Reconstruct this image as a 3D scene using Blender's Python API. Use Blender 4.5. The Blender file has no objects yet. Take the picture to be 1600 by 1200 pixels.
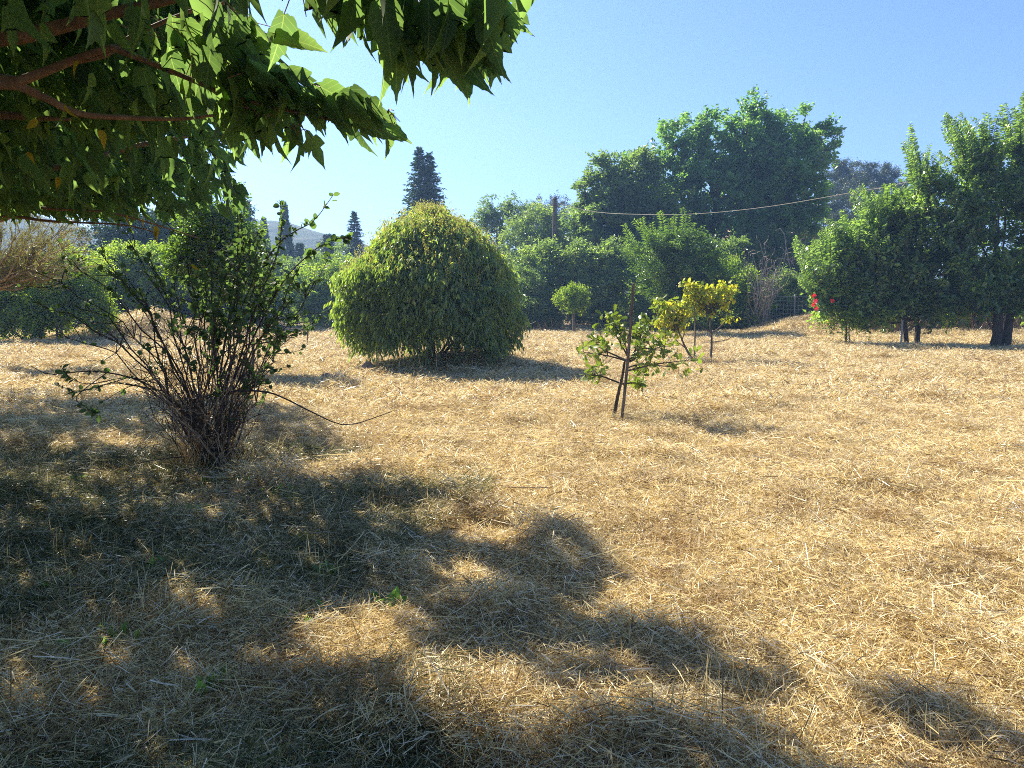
import bpy, math, random
import numpy as np
from math import radians, sin, cos, pi
random.seed(7)
RNG = np.random.default_rng(11)
SC = bpy.context.scene
COL = SC.collection

# ------------------------------------------------------------------ camera, sky, sun, exposure
CAM_H, PITCH, FPX = 1.6, radians(6.5), 1186.0
cam_d = bpy.data.cameras.new('camera'); cam = bpy.data.objects.new('camera', cam_d); COL.objects.link(cam)
cam.location = (0, 0, CAM_H); cam.rotation_euler = (pi/2 - PITCH, 0, 0)
cam_d.sensor_width = 36; cam_d.lens = FPX/1600*36; cam_d.clip_start = .05; cam_d.clip_end = 3000
SC.camera = cam
SUN_AZ, SUN_EL = radians(-45), radians(42)          # azimuth clockwise from +Y (the viewing direction)
TOSUN = np.array([sin(SUN_AZ)*cos(SUN_EL), cos(SUN_AZ)*cos(SUN_EL), sin(SUN_EL)])
w = bpy.data.worlds.new('World'); SC.world = w; w.use_nodes = True
nt = w.node_tree; nt.nodes.clear()
sky = nt.nodes.new('ShaderNodeTexSky'); sky.sky_type = 'NISHITA'; sky.sun_disc = False
sky.sun_elevation = SUN_EL; sky.sun_rotation = SUN_AZ
sky.altitude = 200; sky.air_density = 1.0; sky.dust_density = .8; sky.ozone_density = 3.5
bg = nt.nodes.new('ShaderNodeBackground'); bg.inputs[1].default_value = .082
wo = nt.nodes.new('ShaderNodeOutputWorld')
wb = nt.nodes.new('ShaderNodeVectorMath'); wb.operation = 'MULTIPLY'; wb.inputs[1].default_value = (.59, .67, .92)   # camera white balance of the sky
nt.links.new(sky.outputs[0], wb.inputs[0]); nt.links.new(wb.outputs[0], bg.inputs[0]); nt.links.new(bg.outputs[0], wo.inputs[0])
sl = bpy.data.lights.new('sun', 'SUN'); sl.energy = 4.8; sl.angle = radians(.53); sl.color = (1, .92, .76)
sun = bpy.data.objects.new('sun', sl); COL.objects.link(sun); sun.location = (-20, 20, 30)
from mathutils import Vector, Matrix, Euler
sun.rotation_euler = Vector(TOSUN).to_track_quat('Z', 'Y').to_euler()
SC.view_settings.view_transform = 'Standard'; SC.view_settings.look = 'None'
SC.view_settings.exposure = 1.63; SC.view_settings.gamma = 1; SC.view_settings.use_curve_mapping = False
SC.render.engine = 'CYCLES'
cy = SC.cycles
cy.max_bounces = 8; cy.diffuse_bounces = 4; cy.glossy_bounces = 2; cy.transmission_bounces = 6
cy.transparent_max_bounces = 8; cy.volume_bounces = 0; cy.use_denoising = False
cy.sample_clamp_indirect = 6; cy.filter_width = 1.0

# ------------------------------------------------------------------ helpers: picture <-> place
def ray(px, py):
    a, b = (px-800)/FPX, -(py-600)/FPX
    return np.array([a, cos(PITCH)+b*sin(PITCH), -sin(PITCH)+b*cos(PITCH)])
def P(px, py, Y):
    d = ray(px, py); return np.array([0, 0, CAM_H]) + d*(Y/d[1])
def G(px, py):
    d = ray(px, py); return np.array([0, 0, CAM_H]) + d*(CAM_H/-d[2])
def M(n, Y): return n/FPX*Y*1.0                       # photo pixels -> metres at distance Y
def proj(p):
    p = np.atleast_2d(p); x, y, z = p[:, 0], p[:, 1], p[:, 2]-CAM_H
    dep = y*cos(PITCH)-z*sin(PITCH); up = y*sin(PITCH)+z*cos(PITCH)
    dd = np.where(dep > .05, dep, np.nan)
    return 800+FPX*x/dd, 600-FPX*up/dd, dep
def inpoly(px, py, poly):
    px = np.asarray(px); py = np.asarray(py); r = np.zeros(px.shape, bool)
    n = len(poly)
    for i in range(n):
        x1, y1 = poly[i]; x2, y2 = poly[(i+1) % n]
        c = ((y1 > py) != (y2 > py))
        with np.errstate(all='ignore'):
            r ^= c & (px < (x2-x1)*(py-y1)/(y2-y1+1e-12)+x1)
    return r
def hashn(ix, iy, s):
    n = (ix.astype(np.int64)*374761393 + iy.astype(np.int64)*668265263 + s*2147483647) & 0xffffffff
    n = ((n ^ (n >> 13))*1274126177) & 0xffffffff
    return ((n ^ (n >> 16)) & 0xffff)/65535.
def vn(x, y, s=0):
    x = np.asarray(x, float); y = np.asarray(y, float)
    ix, iy = np.floor(x), np.floor(y); fx, fy = x-ix, y-iy
    fx = fx*fx*(3-2*fx); fy = fy*fy*(3-2*fy)
    a = hashn(ix, iy, s); b = hashn(ix+1, iy, s); c = hashn(ix, iy+1, s); d = hashn(ix+1, iy+1, s)
    return (a*(1-fx)+b*fx)*(1-fy)+(c*(1-fx)+d*fx)*fy
def gauss(x, y, cx, cy_, rx, ry): return np.exp(-((x-cx)/rx)**2-((y-cy_)/ry)**2)
_m1, _m2, _m3, _m4 = G(715, 580), G(225, 536), G(1275, 528), G(1350, 535)
def H(x, y):
    x = np.asarray(x, float); y = np.asarray(y, float)
    fade = np.clip(1-(np.hypot(x, y)-30)/40, 0, 1)
    h = (vn(x*.35, y*.35, 1)-.5)*.07 + (vn(x*1.3, y*1.3, 2)-.5)*.035 + (vn(x*3.1, y*3.1, 3)-.5)*.022
    h = h + np.clip(vn(x*1.9+.3*y, y*1.9, 4)-.68, 0, 1)*.30
    h = h*fade
    h = h + .30*gauss(x, y, _m1[0]+.1, _m1[1]+.3, 1.3, .75)
    h = h + (.85+.25*vn(x*1.2, y*1.2, 9))*gauss(x, y, _m2[0], _m2[1], 1.9, 1.1) + .5*gauss(x, y, _m2[0]+2.6, _m2[1]+.6, 1.3, 1.)
    h = h + (.55+.3*vn(x*1.5, y*1.5, 8))*gauss(x, y, _m3[0], _m3[1]+1.2, 1.7, 1.3)
    h = h + .3*gauss(x, y, 18, 30, 7, 3)
    far = np.clip((y-40)/60, 0, 1)
    h = h + far*(-.4)
    return h
def onground(p, dz=0.): return np.array([p[0], p[1], float(H(p[0], p[1]))+dz])

# ------------------------------------------------------------------ helpers: objects
def link(o, parent=None):
    COL.objects.link(o)
    if parent is not None: o.parent = parent
    return o
def tag(o, label=None, cat=None, group=None, kind=None):
    if label: o['label'] = label
    if cat: o['category'] = cat
    if group: o['group'] = group
    if kind: o['kind'] = kind
    return o
def thing(name, loc, label, cat, group=None):
    o = bpy.data.objects.new(name, None); o.empty_display_size = .2; o.location = tuple(loc)
    link(o); return tag(o, label, cat, group)
class MB:
    """collects geometry in world coordinates, builds one mesh"""
    def __init__(s): s.v, s.f4, s.f3, s.r4, s.r3, s.n = [], [], [], [], [], 0
    def add(s, v, f, rnd=None):
        v = np.asarray(v, float).reshape(-1, 3); f = np.asarray(f, np.int64)
        if len(f) == 0: return
        s.v.append(v)
        r = np.full(len(f), .5) if rnd is None else np.broadcast_to(np.asarray(rnd, float), (len(f),))
        if f.shape[1] == 4: s.f4.append(f+s.n); s.r4.append(r)
        else: s.f3.append(f+s.n); s.r3.append(r)
        s.n += len(v)
    def tube(s, pts, rad, sides=6, rnd=.5, cap=True):
        pts = np.asarray(pts, float); m = len(pts); rad = np.broadcast_to(np.asarray(rad, float), (m,))
        t = np.gradient(pts, axis=0); t /= np.linalg.norm(t, axis=1)[:, None]+1e-9
        up = np.array([0, 0, 1.]) if abs(t[0][2]) < .9 else np.array([1., 0, 0])
        a = np.cross(t, up); a /= np.linalg.norm(a, axis=1)[:, None]+1e-9; b = np.cross(t, a)
        th = np.arange(sides)/sides*2*pi
        ring = a[:, None]*np.cos(th)[None, :, None]+b[:, None]*np.sin(th)[None, :, None]
        v = (pts[:, None]+ring*rad[:, None, None]).reshape(-1, 3)
        i = np.arange(m-1)[:, None]*sides; j = np.arange(sides)[None]; k = (j+1) % sides
        f = np.stack([i+j, i+k, i+sides+k, i+sides+j], -1).reshape(-1, 4)
        s.add(v, f, rnd)
        if cap:
            c = len(pts)-1; vv = np.vstack([v[-sides:], pts[c]+t[c]*rad[c]*.5])
            s.add(vv, [[q, (q+1) % sides, sides] for q in range(sides)], rnd)
    def inst(s, tmpl, pos, X, N, scale, rnd):
        """template (verts, quads): local x along X, local z along N"""
        tv, tf = tmpl; pos = np.atleast_2d(pos)
        X = X/(np.linalg.norm(X, axis=1)[:, None]+1e-9)
        Yv = np.cross(N, X); Yv /= np.linalg.norm(Yv, axis=1)[:, None]+1e-9
        Z = np.cross(X, Yv)
        sc = np.asarray(scale, float).reshape(len(pos), -1)
        if sc.shape[1] == 1: sc = np.repeat(sc, 3, 1)
        v = pos[:, None] + tv[None, :, 0, None]*X[:, None]*sc[:, None, 0:1] + tv[None, :, 1, None]*Yv[:, None]*sc[:, None, 1:2] + tv[None, :, 2, None]*Z[:, None]*sc[:, None, 2:3]
        f = tf[None]+(np.arange(len(pos))*len(tv))[:, None, None]
        s.add(v.reshape(-1, 3), f.reshape(-1, tf.shape[1]), np.repeat(rnd, len(tf)))
    def tris(s): return sum(len(f)*2 for f in s.f4)+sum(len(f) for f in s.f3)
    def build(s, name, mat, parent=None, smooth=False, kind=None, origin=None):
        me = bpy.data.meshes.new(name)
        v = np.concatenate(s.v); org = np.zeros(3)
        q = parent
        while q is not None: org = org+np.array(q.location); q = q.parent
        if parent is not None: pass
        elif origin is not None: org = np.asarray(origin, float)
        v = v-org
        f4 = np.concatenate(s.f4) if s.f4 else np.zeros((0, 4), np.int64)
        f3 = np.concatenate(s.f3) if s.f3 else np.zeros((0, 3), np.int64)
        r = np.concatenate(s.r4+s.r3)
        me.vertices.add(len(v)); me.vertices.foreach_set('co', v.astype(np.float32).ravel())
        lp = np.concatenate([f4.ravel(), f3.ravel()]).astype(np.int32)
        me.loops.add(len(lp)); me.loops.foreach_set('vertex_index', lp)
        me.polygons.add(len(f4)+len(f3))
        st = np.concatenate([np.arange(len(f4))*4, len(f4)*4+np.arange(len(f3))*3]).astype(np.int32)
        me.polygons.foreach_set('loop_start', st)
        me.update(calc_edges=True)
        at = me.attributes.new('rnd', 'FLOAT', 'FACE'); at.data.foreach_set('value', r.astype(np.float32))
        me.polygons.foreach_set('use_smooth', np.full(len(me.polygons), smooth))
        me.materials.append(mat)
        o = bpy.data.objects.new(name, me); link(o, parent)
        if parent is None and origin is not None: o.location = tuple(org)
        if kind: o['kind'] = kind
        global TOTAL; TOTAL += s.tris()
        return o
TOTAL = 0
def unit(a): a = np.asarray(a, float); return a/(np.linalg.norm(a, axis=-1, keepdims=True)+1e-9)
def rdir(n): return unit(RNG.normal(size=(n, 3)))
def bez(a, b, bend=(0, 0, 0), n=7, wob=0.):
    a, b, bend = map(lambda q: np.asarray(q, float), (a, b, bend)); t = np.linspace(0, 1, n)[:, None]
    p = a*(1-t)+b*t+bend*4*t*(1-t)
    if wob: 
        q = RNG.normal(size=(n, 3))*wob; q[0] = 0; p = p+q
    return p
def path(pts, n=12):
    pts = np.asarray(pts, float); m = len(pts); t = np.linspace(0, m-1, n); out = []
    ext = np.vstack([2*pts[0]-pts[1], pts, 2*pts[-1]-pts[-2]])
    for u in t:
        i = min(int(u), m-2); f = u-i; p0, p1, p2, p3 = ext[i:i+4]
        out.append(.5*(2*p1+(p2-p0)*f+(2*p0-5*p1+4*p2-p3)*f*f+(3*p1-p0-3*p2+p3)*f**3))
    return np.array(out)

# ------------------------------------------------------------------ materials
def newmat(name):
    m = bpy.data.materials.new(name); m.use_nodes = True; m.node_tree.nodes.clear()
    return m, m.node_tree.nodes, m.node_tree.links
def ramp(N, stops):
    r = N.new('ShaderNodeValToRGB'); e = r.color_ramp.elements
    while len(e) < len(stops): e.new(.5)
    for k, (p, c) in enumerate(stops): e[k].position = p; e[k].color = (*c, 1)
    return r
def leafmat(name, cols, trans=.45, tcol=(1.5, 1.9, .5), rough=.45, spec=.35, veins=False, under=None):
    m, N, L = newmat(name)
    at = N.new('ShaderNodeAttribute'); at.attribute_name = 'rnd'
    oi = N.new('ShaderNodeObjectInfo'); ad = N.new('ShaderNodeMath'); ad.operation = 'ADD'
    L.new(at.outputs['Fac'], ad.inputs[0])
    if veins: L.new(oi.outputs['Random'], ad.inputs[1])
    else: ad.inputs[1].default_value = 0
    fr = N.new('ShaderNodeMath'); fr.operation = 'FRACT' if veins else 'ADD'
    if not veins: fr.inputs[1].default_value = 0
    L.new(ad.outputs[0], fr.inputs[0])
    n = len(cols); rp = ramp(N, [(i/max(1, n-1)*.999, c) for i, c in enumerate(cols)]); L.new(fr.outputs[0], rp.inputs[0])
    col = rp.outputs[0]
    tx = N.new('ShaderNodeTexNoise'); tx.inputs['Scale'].default_value = 9 if veins else 2.2
    tx.inputs['Detail'].default_value = 3
    gp = N.new('ShaderNodeNewGeometry'); L.new(gp.outputs['Position'], tx.inputs['Vector'])
    mr = N.new('ShaderNodeMapRange'); mr.inputs[3].default_value = .72; mr.inputs[4].default_value = 1.25
    L.new(tx.outputs[0], mr.inputs[0])
    mx = N.new('ShaderNodeVectorMath'); mx.operation = 'SCALE'; L.new(col, mx.inputs[0]); L.new(mr.outputs[0], mx.inputs['Scale'])
    col = mx.outputs[0]
    if veins:
        uv = N.new('ShaderNodeAttribute'); uv.attribute_name = 'leafco'
        sp = N.new('ShaderNodeSeparateXYZ'); L.new(uv.outputs['Vector'], sp.inputs[0])
        ab = N.new('ShaderNodeMath'); ab.operation = 'ABSOLUTE'; L.new(sp.outputs[1], ab.inputs[0])
        a = N.new('ShaderNodeMath'); a.operation = 'MULTIPLY_ADD'; L.new(ab.outputs[0], a.inputs[0]); a.inputs[1].default_value = -.75; L.new(sp.outputs[0], a.inputs[2])
        b = N.new('ShaderNodeMath'); b.operation = 'MULTIPLY'; L.new(a.outputs[0], b.inputs[0]); b.inputs[1].default_value = 7.5
        c = N.new('ShaderNodeMath'); c.operation = 'PINGPONG'; L.new(b.outputs[0], c.inputs[0]); c.inputs[1].default_value = .5
        d = N.new('ShaderNodeMath'); d.operation = 'LESS_THAN'; L.new(c.outputs[0], d.inputs[0]); d.inputs[1].default_value = .03
        e = N.new('ShaderNodeMath'); e.operation = 'LESS_THAN'; L.new(ab.outputs[0], e.inputs[0]); e.inputs[1].default_value = .012
        f = N.new('ShaderNodeMath'); f.operation = 'MAXIMUM'; L.new(d.outputs[0], f.inputs[0]); L.new(e.outputs[0], f.inputs[1])
        g = N.new('ShaderNodeMath'); g.operation = 'MULTIPLY'; L.new(f.outputs[0], g.inputs[0]); g.inputs[1].default_value = .22
        mc = N.new('ShaderNodeMix'); mc.data_type = 'RGBA'; L.new(g.outputs[0], mc.inputs[0]); L.new(col, mc.inputs[6]); mc.inputs[7].default_value = (.22, .26, .09, 1)
        col = mc.outputs[2]
    bs = N.new('ShaderNodeBsdfPrincipled'); L.new(col, bs.inputs['Base Color'])
    bs.inputs['Roughness'].default_value = rough; bs.inputs['Specular IOR Level'].default_value = spec
    tr = N.new('ShaderNodeBsdfTranslucent')
    tm = N.new('ShaderNodeVectorMath'); tm.operation = 'MULTIPLY'; L.new(col, tm.inputs[0]); tm.inputs[1].default_value = tcol
    L.new(tm.outputs[0], tr.inputs[0])
    mi = N.new('ShaderNodeMixShader'); mi.inputs[0].default_value = trans
    L.new(bs.outputs[0], mi.inputs[1]); L.new(tr.outputs[0], mi.inputs[2])
    o = N.new('ShaderNodeOutputMaterial'); L.new(mi.outputs[0], o.inputs[0])
    return m
def barkmat(name, c1, c2, scale=14, bump=.5, rough=.9, stretch=(1, 1, .25), spec=.2):
    m, N, L = newmat(name)
    gp = N.new('ShaderNodeNewGeometry'); mp = N.new('ShaderNodeMapping'); mp.inputs['Scale'].default_value = stretch
    L.new(gp.outputs['Position'], mp.inputs[0])
    tx = N.new('ShaderNodeTexNoise'); tx.inputs['Scale'].default_value = scale; tx.inputs['Detail'].default_value = 6; tx.inputs['Roughness'].default_value = .65
    L.new(mp.outputs[0], tx.inputs['Vector'])
    rp = ramp(N, [(.3, c1), (.68, c2)]); L.new(tx.outputs[0], rp.inputs[0])
    bs = N.new('ShaderNodeBsdfPrincipled'); L.new(rp.outputs[0], bs.inputs['Base Color']); bs.inputs['Roughness'].default_value = rough
    bs.inputs['Specular IOR Level'].default_value = spec
    bu = N.new('ShaderNodeBump'); bu.inputs['Strength'].default_value = bump; bu.inputs['Distance'].default_value = .02
    L.new(tx.outputs[0], bu.inputs['Height']); L.new(bu.outputs[0], bs.inputs['Normal'])
    o = N.new('ShaderNodeOutputMaterial'); L.new(bs.outputs[0], o.inputs[0])
    return m
def strawmat(name, cols, trans=.3, noise=True):
    m, N, L = newmat(name)
    at = N.new('ShaderNodeAttribute'); at.attribute_name = 'rnd'
    n = len(cols); rp = ramp(N, [(i/(n-1)*.999, c) for i, c in enumerate(cols)]); L.new(at.outputs['Fac'], rp.inputs[0])
    gp = N.new('ShaderNodeNewGeometry')
    tx = N.new('ShaderNodeTexNoise'); tx.inputs['Scale'].default_value = 1.6; tx.inputs['Detail'].default_value = 5; tx.inputs['Roughness'].default_value = .65
    L.new(gp.outputs['Position'], tx.inputs['Vector'])
    r2 = ramp(N, [(.28, (.68, .55, .40)), (.44, (.97, .93, .83)), (.62, (1.12, 1.1, 1.0))]); L.new(tx.outputs[0], r2.inputs[0])
    mx = N.new('ShaderNodeVectorMath'); mx.operation = 'MULTIPLY'; L.new(rp.outputs[0], mx.inputs[0]); L.new(r2.outputs[0], mx.inputs[1])
    bs = N.new('ShaderNodeBsdfPrincipled'); L.new(mx.outputs[0], bs.inputs['Base Color']); bs.inputs['Roughness'].default_value = .38
    bs.inputs['Specular IOR Level'].default_value = .5
    tr = N.new('ShaderNodeBsdfTranslucent'); L.new(mx.outputs[0], tr.inputs[0])
    mi = N.new('ShaderNodeMixShader'); mi.inputs[0].default_value = trans
    L.new(bs.outputs[0], mi.inputs[1]); L.new(tr.outputs[0], mi.inputs[2])
    o = N.new('ShaderNodeOutputMaterial'); L.new(mi.outputs[0], o.inputs[0])
    return m

MT = {}
MT['mulberry'] = leafmat('mulberry_leaf', [(.030, .055, .018), (.045, .078, .024), (.062, .10, .03), (.038, .068, .026)], trans=.5, rough=.6, spec=.18, tcol=(4.9, 5.0, 3.4), veins=True)
MT['mulberry_crown'] = leafmat('mulberry_crown', [(.030, .055, .018), (.045, .078, .024), (.062, .10, .03), (.038, .068, .026)], trans=.5, rough=.6, spec=.18, tcol=(4.9, 5.0, 3.4))
MT['yellow'] = leafmat('yellow_leaf', [(.42, .31, .03), (.50, .38, .04), (.34, .27, .05)], trans=.35, tcol=(1.1, 1.1, .6), rough=.7, spec=.1)
MT['bush'] = leafmat('shrub_leaf', [(.05, .075, .035), (.075, .11, .05), (.11, .15, .07)], trans=.45, tcol=(1.8, 2.2, .9), rough=.6, spec=.2)
MT['oak_young'] = leafmat('young_oak_leaf', [(.10, .15, .035), (.16, .22, .05), (.24, .28, .06)], trans=.4, tcol=(1.6, 1.7, .6), rough=.35)
MT['sap_yellow'] = leafmat('yellowing_leaf', [(.20, .29, .035), (.34, .40, .04), (.46, .48, .05), (.54, .53, .06), (.50, .40, .05)], trans=.5, tcol=(1.3, 1.3, .6))
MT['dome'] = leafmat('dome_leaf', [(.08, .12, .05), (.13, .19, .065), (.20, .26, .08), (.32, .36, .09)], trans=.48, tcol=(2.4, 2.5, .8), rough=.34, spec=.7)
MT['panicle'] = leafmat('panicle', [(.36, .38, .11), (.50, .50, .18), (.30, .36, .09)], trans=.5, tcol=(1.2, 1.1, .7))
MT['oak'] = leafmat('oak_foliage', [(0.073, 0.138, 0.041), (0.121, 0.211, 0.056), (0.194, 0.292, 0.082)], trans=.48, tcol=(2.3, 2.6, 1.1), rough=.32, spec=.8)
MT['oak2'] = leafmat('oak_foliage_dark', [(.08, .12, .045), (.125, .175, .058), (.18, .235, .07)], trans=.46, tcol=(2.2, 2.5, 1.1), rough=.32, spec=.8)
MT['hack'] = leafmat('hackberry_foliage', [(.06, .10, .038), (.095, .15, .05), (.14, .21, .065), (.22, .30, .08)], trans=.5, tcol=(2.4, 2.6, 1.1), rough=.30, spec=.9)
MT['hedge'] = leafmat('hedge_foliage', [(.10, .145, .05), (.16, .22, .07), (.26, .32, .10)], trans=.45, tcol=(2.1, 2.3, 1.0), rough=.32, spec=.8)
MT['lime'] = leafmat('lime_foliage', [(0.100, 0.163, 0.031), (0.175, 0.263, 0.050), (0.300, 0.375, 0.062)], trans=.5, tcol=(2.1, 2.1, .5))
MT['dark'] = leafmat('evergreen_foliage', [(0.033, 0.065, 0.023), (0.052, 0.091, 0.033), (0.072, 0.117, 0.039)], trans=.2, tcol=(1.4, 1.8, .7))
MT['pine'] = leafmat('pine_foliage', [(0.046, 0.072, 0.033), (0.065, 0.091, 0.039), (0.091, 0.111, 0.046)], trans=.2, tcol=(1.3, 1.4, .7))
MT['feather'] = leafmat('feathery_foliage', [(.16, .16, .06), (.24, .22, .10), (.13, .15, .05)], trans=.4, tcol=(1.2, 1.2, .8))
MT['fresh'] = leafmat('fresh_foliage', [(.07, .12, .03), (.11, .18, .04), (.18, .26, .06)], trans=.45, tcol=(1.7, 1.9, .6), rough=.32, spec=.7)
MT['red'] = leafmat('red_flower', [(.6, .02, .03), (.7, .04, .08)], trans=.4, tcol=(1, 1, 1))
MT['brush'] = leafmat('dead_brush', [(.20, .13, .07), (.28, .19, .10), (.14, .10, .06)], trans=.25, tcol=(1, 1, 1))
MT['branch'] = barkmat('mulberry_bark', (.16, .085, .045), (.34, .20, .11), 22, .35, .75)
MT['bark'] = barkmat('bark', (.035, .026, .018), (.12, .09, .06), 16, .8)
MT['greybark'] = barkmat('grey_bark', (.07, .055, .045), (.18, .15, .12), 16, .6)
MT['stem'] = barkmat('shrub_stem', (.028, .023, .019), (.11, .088, .07), 30, .4)
MT['drystem'] = barkmat('dry_stem', (.20, .14, .09), (.42, .32, .22), 30, .3)
MT['deadstem'] = barkmat('dead_stem', (.28, .22, .18), (.52, .45, .39), 30, .3)
MT['wood'] = barkmat('weathered_wood', (.05, .042, .034), (.17, .14, .115), 18, .5)
MT['stone'] = barkmat('rock', (.12, .10, .085), (.40, .32, .25), 9, .8, .9, (1, 1, 1))
MT['straw'] = strawmat('straw', [(.12, .075, .03), (.36, .25, .10), (.62, .47, .20), (.78, .64, .33), (.86, .77, .50), (.92, .87, .74)], .3)
MT['brownstraw'] = strawmat('brown_hay', [(.07, .04, .02), (.16, .10, .045), (.30, .19, .085), (.46, .32, .15), (.66, .52, .30)], .25)
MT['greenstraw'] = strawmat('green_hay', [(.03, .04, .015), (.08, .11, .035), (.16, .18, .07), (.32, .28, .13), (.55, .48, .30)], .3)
MT['wire'] = barkmat('galvanised_wire', (.35, .34, .33), (.5, .49, .47), 5, .1, .45, (1, 1, 1), .5)
MT['cable'] = barkmat('cable', (.42, .36, .25), (.58, .50, .36), 5, .1, .6, (1, 1, 1), .4)
MT['concrete'] = barkmat('post_concrete', (.30, .28, .26), (.48, .45, .42), 8, .3, .9, (1, 1, 1))
MT['tile'] = barkmat('roof_tile', (.24, .13, .10), (.40, .27, .20), 6, .4, .85, (1, 1, 1))
MT['plaster'] = barkmat('plaster', (.30, .20, .16), (.36, .25, .20), 3, .15, .9, (1, 1, 1))
MT['shutter'] = barkmat('shutter_paint', (.20, .24, .26), (.26, .30, .32), 3, .15, .6, (1, 1, 1))

# ground
def groundmat():
    m, N, L = newmat('dry_ground')
    gp = N.new('ShaderNodeNewGeometry')
    def noise(s, d=5, r=.6, v=None):
        t = N.new('ShaderNodeTexNoise'); t.inputs['Scale'].default_value = s; t.inputs['Detail'].default_value = d; t.inputs['Roughness'].default_value = r
        L.new(v or gp.outputs['Position'], t.inputs['Vector']); return t
    n1 = noise(1.6, 5, .65); n2 = noise(45, 4, .75); n3 = noise(9, 4, .6)
    r1 = ramp(N, [(.30, (.10, .065, .035)), (.48, (.22, .15, .08)), (.68, (.36, .27, .15))]); L.new(n1.outputs[0], r1.inputs[0])
    r2 = ramp(N, [(.30, (.30, .25, .20)), (.5, (.85, .8, .75)), (.66, (1.6, 1.55, 1.45))]); L.new(n2.outputs[0], r2.inputs[0])
    mx = N.new('ShaderNodeVectorMath'); mx.operation = 'MULTIPLY'; L.new(r1.outputs[0], mx.inputs[0]); L.new(r2.outputs[0], mx.inputs[1])
    bs = N.new('ShaderNodeBsdfPrincipled'); L.new(mx.outputs[0], bs.inputs['Base Color']); bs.inputs['Roughness'].default_value = .9
    bs.inputs['Specular IOR Level'].default_value = .15
    ad = N.new('ShaderNodeMath'); ad.operation = 'ADD'; L.new(n2.outputs[0], ad.inputs[0]); L.new(n3.outputs[0], ad.inputs[1])
    bu = N.new('ShaderNodeBump'); bu.inputs['Strength'].default_value = .9; bu.inputs['Distance'].default_value = .03
    L.new(ad.outputs[0], bu.inputs['Height']); L.new(bu.outputs[0], bs.inputs['Normal'])
    o = N.new('ShaderNodeOutputMaterial'); L.new(bs.outputs[0], o.inputs[0]); return m
MT['ground'] = groundmat()
def hillmat():
    m, N, L = newmat('wooded_hill')
    gp = N.new('ShaderNodeNewGeometry')
    t = N.new('ShaderNodeTexNoise'); t.inputs['Scale'].default_value = .15; t.inputs['Detail'].default_value = 8; t.inputs['Roughness'].default_value = .7
    L.new(gp.outputs['Position'], t.inputs['Vector'])
    r = ramp(N, [(.38, (.025, .045, .025)), (.55, (.06, .085, .04)), (.68, (.16, .15, .10))]); L.new(t.outputs[0], r.inputs[0])
    bs = N.new('ShaderNodeBsdfPrincipled'); L.new(r.outputs[0], bs.inputs['Base Color']); bs.inputs['Roughness'].default_value = .95
    bu = N.new('ShaderNodeBump'); bu.inputs['Strength'].default_value = 1; bu.inputs['Distance'].default_value = 2.5
    L.new(t.outputs[0], bu.inputs['Height']); L.new(bu.outputs[0], bs.inputs['Normal'])
    o = N.new('ShaderNodeOutputMaterial'); L.new(bs.outputs[0], o.inputs[0]); return m
MT['hill'] = hillmat()

# ------------------------------------------------------------------ setting: ground, hills, haze
def make_ground():
    u = np.linspace(-1, 1, 341); gx = np.sinh(u*7.2)/np.sinh(7.2)*1200
    v = np.linspace(0, 1, 341); gy = -6 + 14*v + (np.exp(v*9.2)-1)/(np.exp(9.2)-1)*490
    k = v < 0.0; X, Y = np.meshgrid(gx, gy, indexing='ij'); X = X + 0
    Z = H(X, Y); n = len(u); m = MB()
    i, j = np.meshgrid(np.arange(n-1), np.arange(n-1), indexing='ij')
    f = np.stack([i*n+j, (i+1)*n+j, (i+1)*n+j+1, i*n+j+1], -1).reshape(-1, 4)
    m.add(np.stack([X, Y, Z], -1).reshape(-1, 3), f)
    back = MB()
    o = m.build('ground', MT['ground'], smooth=True); tag(o, kind='structure')
make_ground()

def make_hill(ridge, Y, depth, seed, name):
    px = np.array([r[0] for r in ridge], float); py = np.array([r[1] for r in ridge], float)
    n = 220; xs = np.linspace(px[0], px[-1], n); ys = np.interp(xs, px, py)
    top = np.array([P(a, b, Y) for a, b in zip(xs, ys)])
    rows = 26; V = []
    for k in range(rows):
        t = k/(rows-1); s = np.sin(min(1, t*2)*pi/2) if t < .5 else np.cos((t-.5)*pi)
        y = Y-depth+2*depth*t
        z = top[:, 2]*s**1.2 + (vn(top[:, 0]*.036+seed, np.full(n, y*.036), seed)-.5)*.22*top[:, 2]*s*(1 if abs(t-.5) > .02 else .25)
        z += (vn(top[:, 0]*.18+seed, np.full(n, y*.18), seed+1)-.5)*1.1*s
        V.append(np.stack([top[:, 0], np.full(n, y), z-.3], -1))
    V = np.array(V); i, j = np.meshgrid(np.arange(rows-1), np.arange(n-1), indexing='ij')
    f = np.stack([i*n+j, i*n+j+1, (i+1)*n+j+1, (i+1)*n+j], -1).reshape(-1, 4)
    m = MB(); m.add(V.reshape(-1, 3), f); o = m.build(name, MT['hill'], smooth=True); tag(o, kind='structure')
make_hill([(-1500, 330), (-600, 300), (-200, 330), (60, 330), (130, 345), (200, 372), (300, 372), (370, 358), (425, 353), (450, 356), (490, 367), (545, 378), (620, 405), (700, 430), (850, 446), (1200, 452), (2600, 455)], 190, 60, 3, 'hill')

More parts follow.
